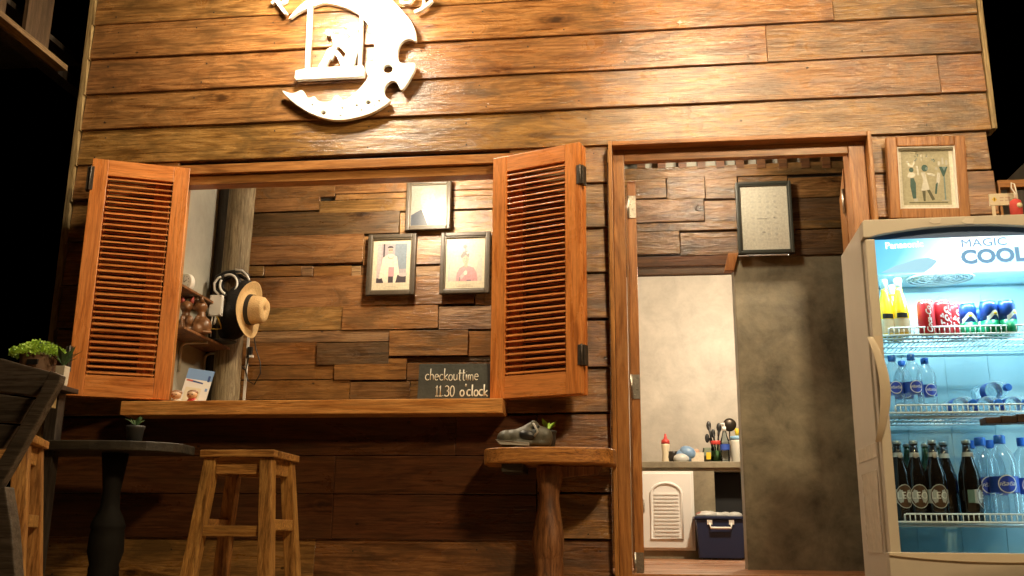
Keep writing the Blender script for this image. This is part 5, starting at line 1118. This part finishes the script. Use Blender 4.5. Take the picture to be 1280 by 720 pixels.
# wooden frame of the fence beyond the end of the wall
a, c = at(1243, 226, .03), at(1275, 300, .03); ff = thing('timber_screen', (a.x, .03, 0), 'dark timber screen frame beyond the end of the wall above the fridge', 'screen')
zt2 = at(1262, 226.5, .03).z
B().box(.012, 1.4, -.02, .02, zt2 - .035, zt2).done('top_rail', W_FRAMEX, ff, bevel=.003); B().hexa([(.004, -.021, 0), (.06, -.021, 0), (.06, .021, 0), (.004, .021, 0), (.004, -.021, zt2 - .002), (.012, -.021, zt2 - .002), (.012, .021, zt2 - .002), (.004, .021, zt2 - .002)]).done('corner_post', W_FRAME, ff)
B().box(.056, .075, -.0195, .0195, 0, zt2 - .036).done('stile', W_FRAME, ff); B().box(.076, 1.4, .0, .012, 0, zt2 - .036).done('panel', W_BLK, ff)
# chair arm reaching in from the right in front of the fridge
YA_ = -1.15
a = at(1228, 526, YA_); c = at(1283, 522, YA_)
ac = thing('garden_armchair', (a.x + .45, YA_, 0), 'dark wooden chair with its segmented armrest end in front of the fridge', 'chair')
hx_ = lambda v: v.x - (a.x + .45)
for i_ in range(6):
    x0 = -.45 + i_ * .047; z_ = a.z + .003 * i_
    B().box(x0, x0 + .0455, -.03, .03, z_ - .012 - .0012 * i_, z_ + .008 + .0016 * i_).done('slat', W_ARM, ac, bevel=.003)
z_ = a.z - .02
B().box(-.16, .42, -.03, .03, z_ - .012, z_ + .03).done('armrest', W_ARM, ac, bevel=.003)
for xx, yy_ in ((.05, -.015), (.38, -.015)): B().box(xx, xx + .04, yy_, yy_ + .03, 0, z_ - .0125).done('leg', W_BLK, ac, bevel=.002)
for yy_ in (-.5,): 
    for xx in (.05, .38): B().box(xx, xx + .04, yy_, yy_ + .03, 0, z_ - .0125).done('leg', W_BLK, ac, bevel=.002)
    B().box(-.0, .42, yy_ - .015, yy_ + .045, z_ - .012, z_ + .02).done('armrest', W_ARM, ac, bevel=.003)
B().box(.03, .43, -.49, -.02, .36, .39).done('seat', W_ARM, ac, bevel=.004); B().box(.39, .42, -.48, -.03, .391, .8).done('backrest', W_ARM, ac, bevel=.004)

# ------------------------------------------------------------------ stools
def make_stool(label, grp):
    t = thing('wooden_stool', (0, 0, 0), label, 'stool', group=grp); Hs = .0
    s = .145; h = STH
    for k_ in range(3):
        y0_ = -s + k_ * 2 * s / 3; B().box(-s, s, y0_ + .0008, y0_ + 2 * s / 3 - .0008, h - .026, h - random.uniform(0, .002)).done('seat_board', W_STOOLX, t, bevel=.003)
    for sx in (-1, 1):
        for sy_ in (-1, 1):
            tp = Vector((sx * .108, sy_ * .108, h - .027)); bt = Vector((sx * .172, sy_ * .172, 0)); d = bt - tp
            w0, w1 = .024, .027
            b = B(); b.hexa([(bt.x - w1, bt.y - w1, bt.z), (bt.x + w1, bt.y - w1, bt.z), (bt.x + w1, bt.y + w1, bt.z), (bt.x - w1, bt.y + w1, bt.z), (tp.x - w0, tp.y - w0, tp.z), (tp.x + w0, tp.y - w0, tp.z), (tp.x + w0, tp.y + w0, tp.z), (tp.x - w0, tp.y + w0, tp.z)]); b.done('leg', W_STOOL, t, bevel=.004)
    def lg(z): return .108 + (.172 - .108) * (h - .027 - z) / (h - .027)
    za_ = h - .058; q1 = lg(za_)
    for sg_ in (-1, 1):
        B().box(-q1 + .025, q1 - .025, sg_ * q1 - .011, sg_ * q1 + .011, za_ - .030, h - .0265).done('apron', W_STOOLX, t, bevel=.002)
        B().box(sg_ * q1 - .011, sg_ * q1 + .011, -q1 + .025, q1 - .025, za_ - .029, h - .0266).done('apron', W_STOOLX, t, bevel=.002)
    zr_ = h - .295; q1 = lg(zr_)
    for sg_ in (-1, 1):
        B().box(-q1 + .02, q1 - .02, sg_ * q1 - .016, sg_ * q1 + .016, zr_ - .019, zr_ + .019).done('rung', W_STOOLX, t, bevel=.003)
        B().box(sg_ * q1 - .016, sg_ * q1 + .016, -q1 + .02, q1 - .02, zr_ + .004, zr_ + .044).done('rung', W_STOOLX, t, bevel=.003)
    return t
N0 = at(343, 562, -.80); STH = N0.z
st = make_stool('square wooden stool with splayed legs standing below the window sill', 'wooden stools'); st.location = (N0.x - .145, -.80 + .145, 0); st.rotation_euler = (0, 0, R(0))
YS2 = -1.35
s2 = copy_tree(st); p = at(40, 548, YS2); zz_ = at(30, 547, YS2).z
s2.location = (at(57, 548, YS2).x - .200, YS2 + .03, 0); s2.rotation_euler = (0, 0, R(22)); s2['label'] = 'square wooden stool half hidden behind the dark chair at the picture edge'

# ------------------------------------------------------------------ tables
def slab(name, outline_, z0, z1, m, parent, bevel=.006):
    b = B(); b.prism([(x_, y_, z0) for x_, y_ in outline_], (0, 0, z1 - z0)); return b.done(name, m, parent, bevel=bevel, seg=3)
YT = -.27
tx0, tx1 = at(601, 565, YT).x, at(770, 565, -.2).x; TZ = at(690, 559, -.30).z; TZ0 = at(690, 579, -.30).z
rt = thing('half_round_table', ((tx0 + tx1) / 2, -.03, 0), 'thick orange wood half-round table against the wall beside the door', 'table'); hx2 = (tx1 - tx0) / 2
ol = [(-hx2, -.02)] + [(-hx2 * math.copysign(abs(math.cos(R(a_))) ** .8, math.cos(R(a_))), -.06 - .24 * math.sin(R(a_)) ** .45) for a_ in range(0, 181, 9)] + [(hx2, -.02)]
slab('tabletop', ol, TZ0, TZ, W_TABLE, rt, .008)
B().box(-.19, -.10, -.26, -.06, TZ0 - .035, TZ0 - .001).done('cleat', W_DARK, rt, bevel=.004); B().hexa([(-.04, -.14, TZ0 - .06), (.20, -.14, TZ0 - .035), (.20, -.06, TZ0 - .035), (-.04, -.06, TZ0 - .06), (-.04, -.14, TZ0 - .002), (.22, -.14, TZ0 - .002), (.22, -.06, TZ0 - .002), (-.04, -.06, TZ0 - .002)]).done('cleat', W_PED, rt, bevel=.003)
pxc = at(686, 640, -.2).x - rt.location.x
zp = lambda py_: at(690, py_, -.2).z
prof = [(.075, 0), (.082, .04), (.070, zp(735)), (.056, zp(712)), (.064, zp(702)), (.058, zp(699)), (.070, zp(690)), (.071, zp(674)), (.058, zp(652)), (.044, zp(630)), (.041, zp(617)), (.056, zp(602)), (.060, zp(592)), (.048, zp(584)), (.06, TZ0 - .001)]
b = B(); n_ = 12; V = []; F = []
for i_, (r_, z_) in enumerate(prof):
    for k_ in range(n_):
        a_ = 2 * math.pi * k_ / n_; f_ = 1 + .10 * math.sin(3 * a_ + i_ * .7) + random.uniform(-.03, .03); V.append((pxc + r_ * f_ * math.cos(a_), -.17 + r_ * f_ * math.sin(a_), z_))
for i_ in range(len(prof) - 1):
    for k_ in range(n_): F.append((n_ * i_ + k_, n_ * i_ + (k_ + 1) % n_, n_ * i_ + n_ + (k_ + 1) % n_, n_ * i_ + n_ + k_))
F += [tuple(range(n_))[::-1], tuple(range(n_ * (len(prof) - 1), n_ * len(prof)))]
b.faces(V, F, True); pd = b.done('pedestal', W_PED, rt); sd = pd.modifiers.new('s', 'SUBSURF'); sd.levels = 1; sd.render_levels = 1
b = B(); b.ball((pxc - .05, -.24, .12), (.055, .05, .16), 12); b.ball((pxc + .05, -.24, .10), (.045, .05, .16), 12); b.done('foot', W_PED, rt)
# shoe planter on it
p = at(657, 557, -.25); sh = thing('shoe_planter', (p.x, -.25, TZ), 'grey green clay planter shaped like a shoe on the half-round table', 'planter')
b = B(); b.ball((-.08, 0, .042), (.042, .042, .036)); b.ball((-.045, 0, .045), (.05, .042, .035)); b.ball((.0, 0, .05), (.055, .04, .042)); b.ball((.055, 0, .048), (.05, .042, .046)); b.ball((.08, 0, .045), (.035, .04, .042)); b.ball((.015, .0, .085), (.045, .025, .02), 12, Euler((0, R(-28), 0))); b.ball((.035, -.005, .105), (.012, .02, .012), 10); b.ball((-.02, 0, .02), (.1, .045, .02)); b.ball((.06, 0, .02), (.05, .043, .02))
remesh(b.done('shoe_body', CERAM, sh), .006)
b = B(); b.prism([(-.122, -.045, .034), (-.10, -.052, .012), (.02, -.052, .006), (.02, -.052, .020), (-.10, -.052, .030)], (0, .01, 0)); b.done('sole_edge', CERAML, sh, bevel=.002)
b = B(); b.ball((.01, -.028, .05), (.038, .02, .022), 14, Euler((0, R(10), 0))); b.done('side_patch', BLACK, sh)
b = B(); b.ball((.045, -.02, .083), (.016, .012, .018), 12); b.done('opening', BLACK, sh); b = B(); b.tube([(.035, -.036, .10), (.055, -.045, .065), (.04, -.046, .045)], .005, 8); b.done('lace', CERAML, sh)
def leaf_cluster(n_, r0, r1, z0, z1, lw, t, m, seed, up=.6, name='leaf'):
    random.seed(seed)
    for i_ in range(n_):
        a_ = random.uniform(0, 6.28); r_ = random.uniform(r0, r1); z_ = random.uniform(z0, z1); Ln = random.uniform(.7, 1.2) * lw
        c0 = Vector((r_ * .25 * math.cos(a_), r_ * .25 * math.sin(a_), z0)); d = Vector((math.cos(a_), math.sin(a_), up * random.uniform(.4, 1.5))).normalized(); sd_ = Vector((-math.sin(a_), math.cos(a_), 0))
        tip = c0 + d * Ln; midp = c0 + d * Ln * .5 + Vector((0, 0, Ln * .12)); b = B(); b.faces([c0, midp + sd_ * Ln * .17, tip, midp - sd_ * Ln * .17, midp + Vector((0, 0, -Ln * .05))], [(0, 1, 4), (1, 2, 4), (2, 3, 4), (3, 0, 4)]); b.done(name, m, t)
p = at(684, 556, -.20); t = thing('potted_succulent', (p.x, -.17, TZ), 'small succulent in a black pot behind the shoe planter', 'plant')
B().lathe([(.028, 0), (.034, .05), (.036, .07), (.038, .072), (.038, .08)], 18).done('pot', BLKPOT, t); leaf_cluster(11, 0, .02, .082, .09, .055, t, LEAF, 3, .9)
# dark table at the left
YD = -.42
da, db = at(60, 550, YD).x, at(234, 558, YD + .1).x; DZ = at(140, 550.5, YD - .1).z
dt = thing('dark_table', ((da + db) / 2, YD, 0), 'long dark wood table in the shade under the left shutter', 'table'); hw = (db - da) / 2
ol = [(-hw - .1, -.12), (-hw * .4, -.13), (-hw * .1, -.125), (hw * .2, -.11), (hw * .45, -.09), (hw * .65, -.065), (hw * .82, -.03), (hw * .93, .01), (hw, .06), (hw * .97, .2), (-hw - .1, .24)]
slab('tabletop', ol, DZ - .04, DZ, W_DARK, dt, .006)
b = B(); pz = lambda py_: at(128, py_, YD).z; pxd = at(127, 660, YD).x - dt.location.x
b.lathe([(.085, 0), (.085, .06), (.07, pz(735)), (.06, pz(716)), (.062, pz(712)), (.058, pz(706)), (.072, pz(690)), (.07, pz(672)), (.066, pz(662)), (.069, pz(660)), (.069, pz(656)), (.06, pz(648)), (.04, pz(636)), (.035, pz(615)), (.045, pz(590)), (.055, DZ - .041)], 24, (pxd, .05, 0)); b.done('pedestal', mat('dark_turned_wood', (.009, .008, .006), .8, spec=.2, mottle=.3, mscale=20), dt)
p = at(168, 550, YD); t = thing('potted_plant', (p.x, YD + .0, DZ), 'small leafy plant in a black pot on the dark table', 'plant')
B().lathe([(.030, 0), (.036, .055), (.039, .06), (.039, .07)], 18).done('pot', BLKPOT, t); leaf_cluster(10, 0, .02, .07, .08, .06, t, LEAFD, 8, 1.1)
# ledge with two pots at the left edge of the house
YL = -.55
la, lb = at(-40, 486, YL), at(84, 484, YL); lz = at(75, 483, YL).z
lg_ = thing('pot_ledge', (lb.x, YL, 0), 'narrow wooden ledge on posts carrying the plant pots', 'ledge')
B().box(-.8, .0, -.05, .09, lz - .02, lz).done('ledge_board', W_ARM, lg_, bevel=.003)
pp_ = at(65, 495, YL - .03).x - lb.x
B().box(pp_ - .017, pp_ + .017, -.052, -.02, lz - .095, lz - .021).done('bracket', W_TRIM, lg_, bevel=.002); B().box(-.75, -.70, -.03, .03, 0, lz - .021).done('post', W_BLK, lg_)
B().box(-.10, -.05, .03, .08, 0, lz - .021).done('post', W_BLK, lg_)
p = at(44, 480, YL); t = thing('potted_herb', (p.x, YL, lz), 'bushy bright green herb in a brown bowl pot with a tag', 'plant')
rT = .072; ptz = at(44, 444, YL).z - lz
B().lathe([(.045, 0), (.06, .01), (.07, ptz * .6), (rT, ptz * .93), (rT + .004, ptz), (rT - .006, ptz), (rT - .01, ptz - .01)], 28, cap=True).done('pot', TERRA, t)
B().box(-.001, .045, -rT - .004, -rT + .004, ptz - .052, ptz - .030).done('tag', BLACK, t); text_on('lettering', 'herbs', .014, CHALK, t, (.022, -rT - .0045, ptz - .041), FRONT) if False else None
random.seed(21); b = B()
for i_ in range(2600):
    a_ = random.uniform(0, 6.28); r_ = .115 * math.sqrt(random.random()); z_ = ptz + .0 + random.uniform(0, .065) * (1.1 - r_ / .16); c0 = Vector((r_ * 1.0 * math.cos(a_), r_ * .8 * math.sin(a_), z_ - .01 * (r_ / .1)))
    d = Vector((math.cos(a_) * .7 + random.uniform(-.7, .7), math.sin(a_) * .7 + random.uniform(-.7, .7), random.uniform(-.3, 1))).normalized(); s_ = d.orthogonal().normalized(); Ln = random.uniform(.007, .015)
    b.faces([c0, c0 + d * Ln * .5 + s_ * Ln * .35, c0 + d * Ln, c0 + d * Ln * .5 - s_ * Ln * .35], [(0, 1, 2, 3)])
fo = b.done('foliage', LEAF, t)
b = B()
for i_ in range(26):
    a_ = random.uniform(0, 6.28); r_ = random.uniform(.02, .1); b.tube([(r_ * .3 * math.cos(a_), r_ * .3 * math.sin(a_), ptz - .012), (r_ * math.cos(a_), r_ * .8 * math.sin(a_), ptz + random.uniform(.02, .05))], .0012, 4)
b.done('stems', LEAFD, t)
p = at(76, 482, YL - .02); t = thing('white_pot_plant', (p.x, YL - .02, lz), 'thin plant in a small square white pot beside the herb', 'plant'); wz = at(76, 458, YL - .02).z - lz
B().hexa([(-.018, -.018, 0), (.018, -.018, 0), (.018, .018, 0), (-.018, .018, 0), (-.021, -.021, wz), (.021, -.021, wz), (.021, .021, wz), (-.021, .021, wz)]).done('pot', mat('white_pot', (.55, .5, .4), .5), t, bevel=.002); leaf_cluster(16, 0, .02, wz, wz + .03, .085, t, LEAFD, 14, 1.6)
# dark slatted chair in the foreground
YCH = -2.05
def cpt(px_, py_, y=YCH): return at(px_, py_, y)
o0 = cpt(40, 600); ch = thing('slatted_chair', (o0.x - .25, YCH, 0), 'dark slatted wooden chair in the left foreground', 'chair'); off = -Vector(ch.location)
def cprism(name, pts, y, dy, m=W_CHAIR, bev=.004): b = B(); b.prism([cpt(a_, c_, y) + off for a_, c_ in pts], (0, dy, 0)); return b.done(name, m, ch, bevel=bev)
for pts in ([(-150, 415), (0, 447.5), (30, 456), (58, 463), (70, 468), (45, 496), (0, 490), (-150, 470)], [(-150, 472), (0, 492.5), (43, 498.5), (25, 529), (0, 527.5), (-150, 520)], [(-150, 523), (0, 530), (23, 532), (4, 560), (-10, 562), (-150, 562)], [(-150, 565), (-12, 565), (-20, 600), (-150, 604)]):
    cprism('back_slat', pts, YCH, .022)
cprism('back_post', [(62, 463), (76, 469), (74, 478), (14, 585), (-12, 628), (-22, 610), (48, 492)], YCH - .028, .026, W_CHAIR)
cprism('leg', [(-14, 612), (6, 608), (14, 660), (20, 740), (24, 800), (2, 800), (-2, 720)], YCH - .03, .04, W_CHAIR)
cprism('rear_leg', [(-160, 600), (-140, 600), (-120, 900), (-140, 900)], YCH, .04, W_BLK)
sz_ = cpt(0, 640).z; B().box(-.35, .16, -.45, .0, sz_ - .03, sz_).done('seat', W_DARK, ch, bevel=.004)
for xx in (-.33, .11): B().box(xx, xx + .04, -.44, -.40, 0, sz_ - .031).done('leg', W_BLK, ch)

# ------------------------------------------------------------------ neighbouring eave at the top left
ex = at(98, 88, -.02); ev = thing('eave_beam', (ex.x - .06, -1.0, 0), 'weathered eave beam with boards running forward at the top left', 'beam')
zb_ = ex.z
B().box(-.06, .0, -2.0, .98, zb_, zb_ + .028).done('beam', W_EAVE, ev, bevel=.002); B().box(-.13, -.061, -2.0, 1.3, zb_ - .004, zb_ + .05).done('soffit_board', W_BLK, ev)
for pa__, pb__ in ((33, 62), (-40, 2)): B().box(-.05, -.028, rx(pa__, 25, ex.x - .09).y + 1.0, rx(pb__, 45, ex.x - .09).y + 1.0, zb_ + .0285, zb_ + .75).done('upright_board', W_UPR, ev, bevel=.002)
B().box(-.9, -.135, -2.0, 1.3, zb_ + .2, zb_ + .23).done('roof_board', W_BLK, ev)
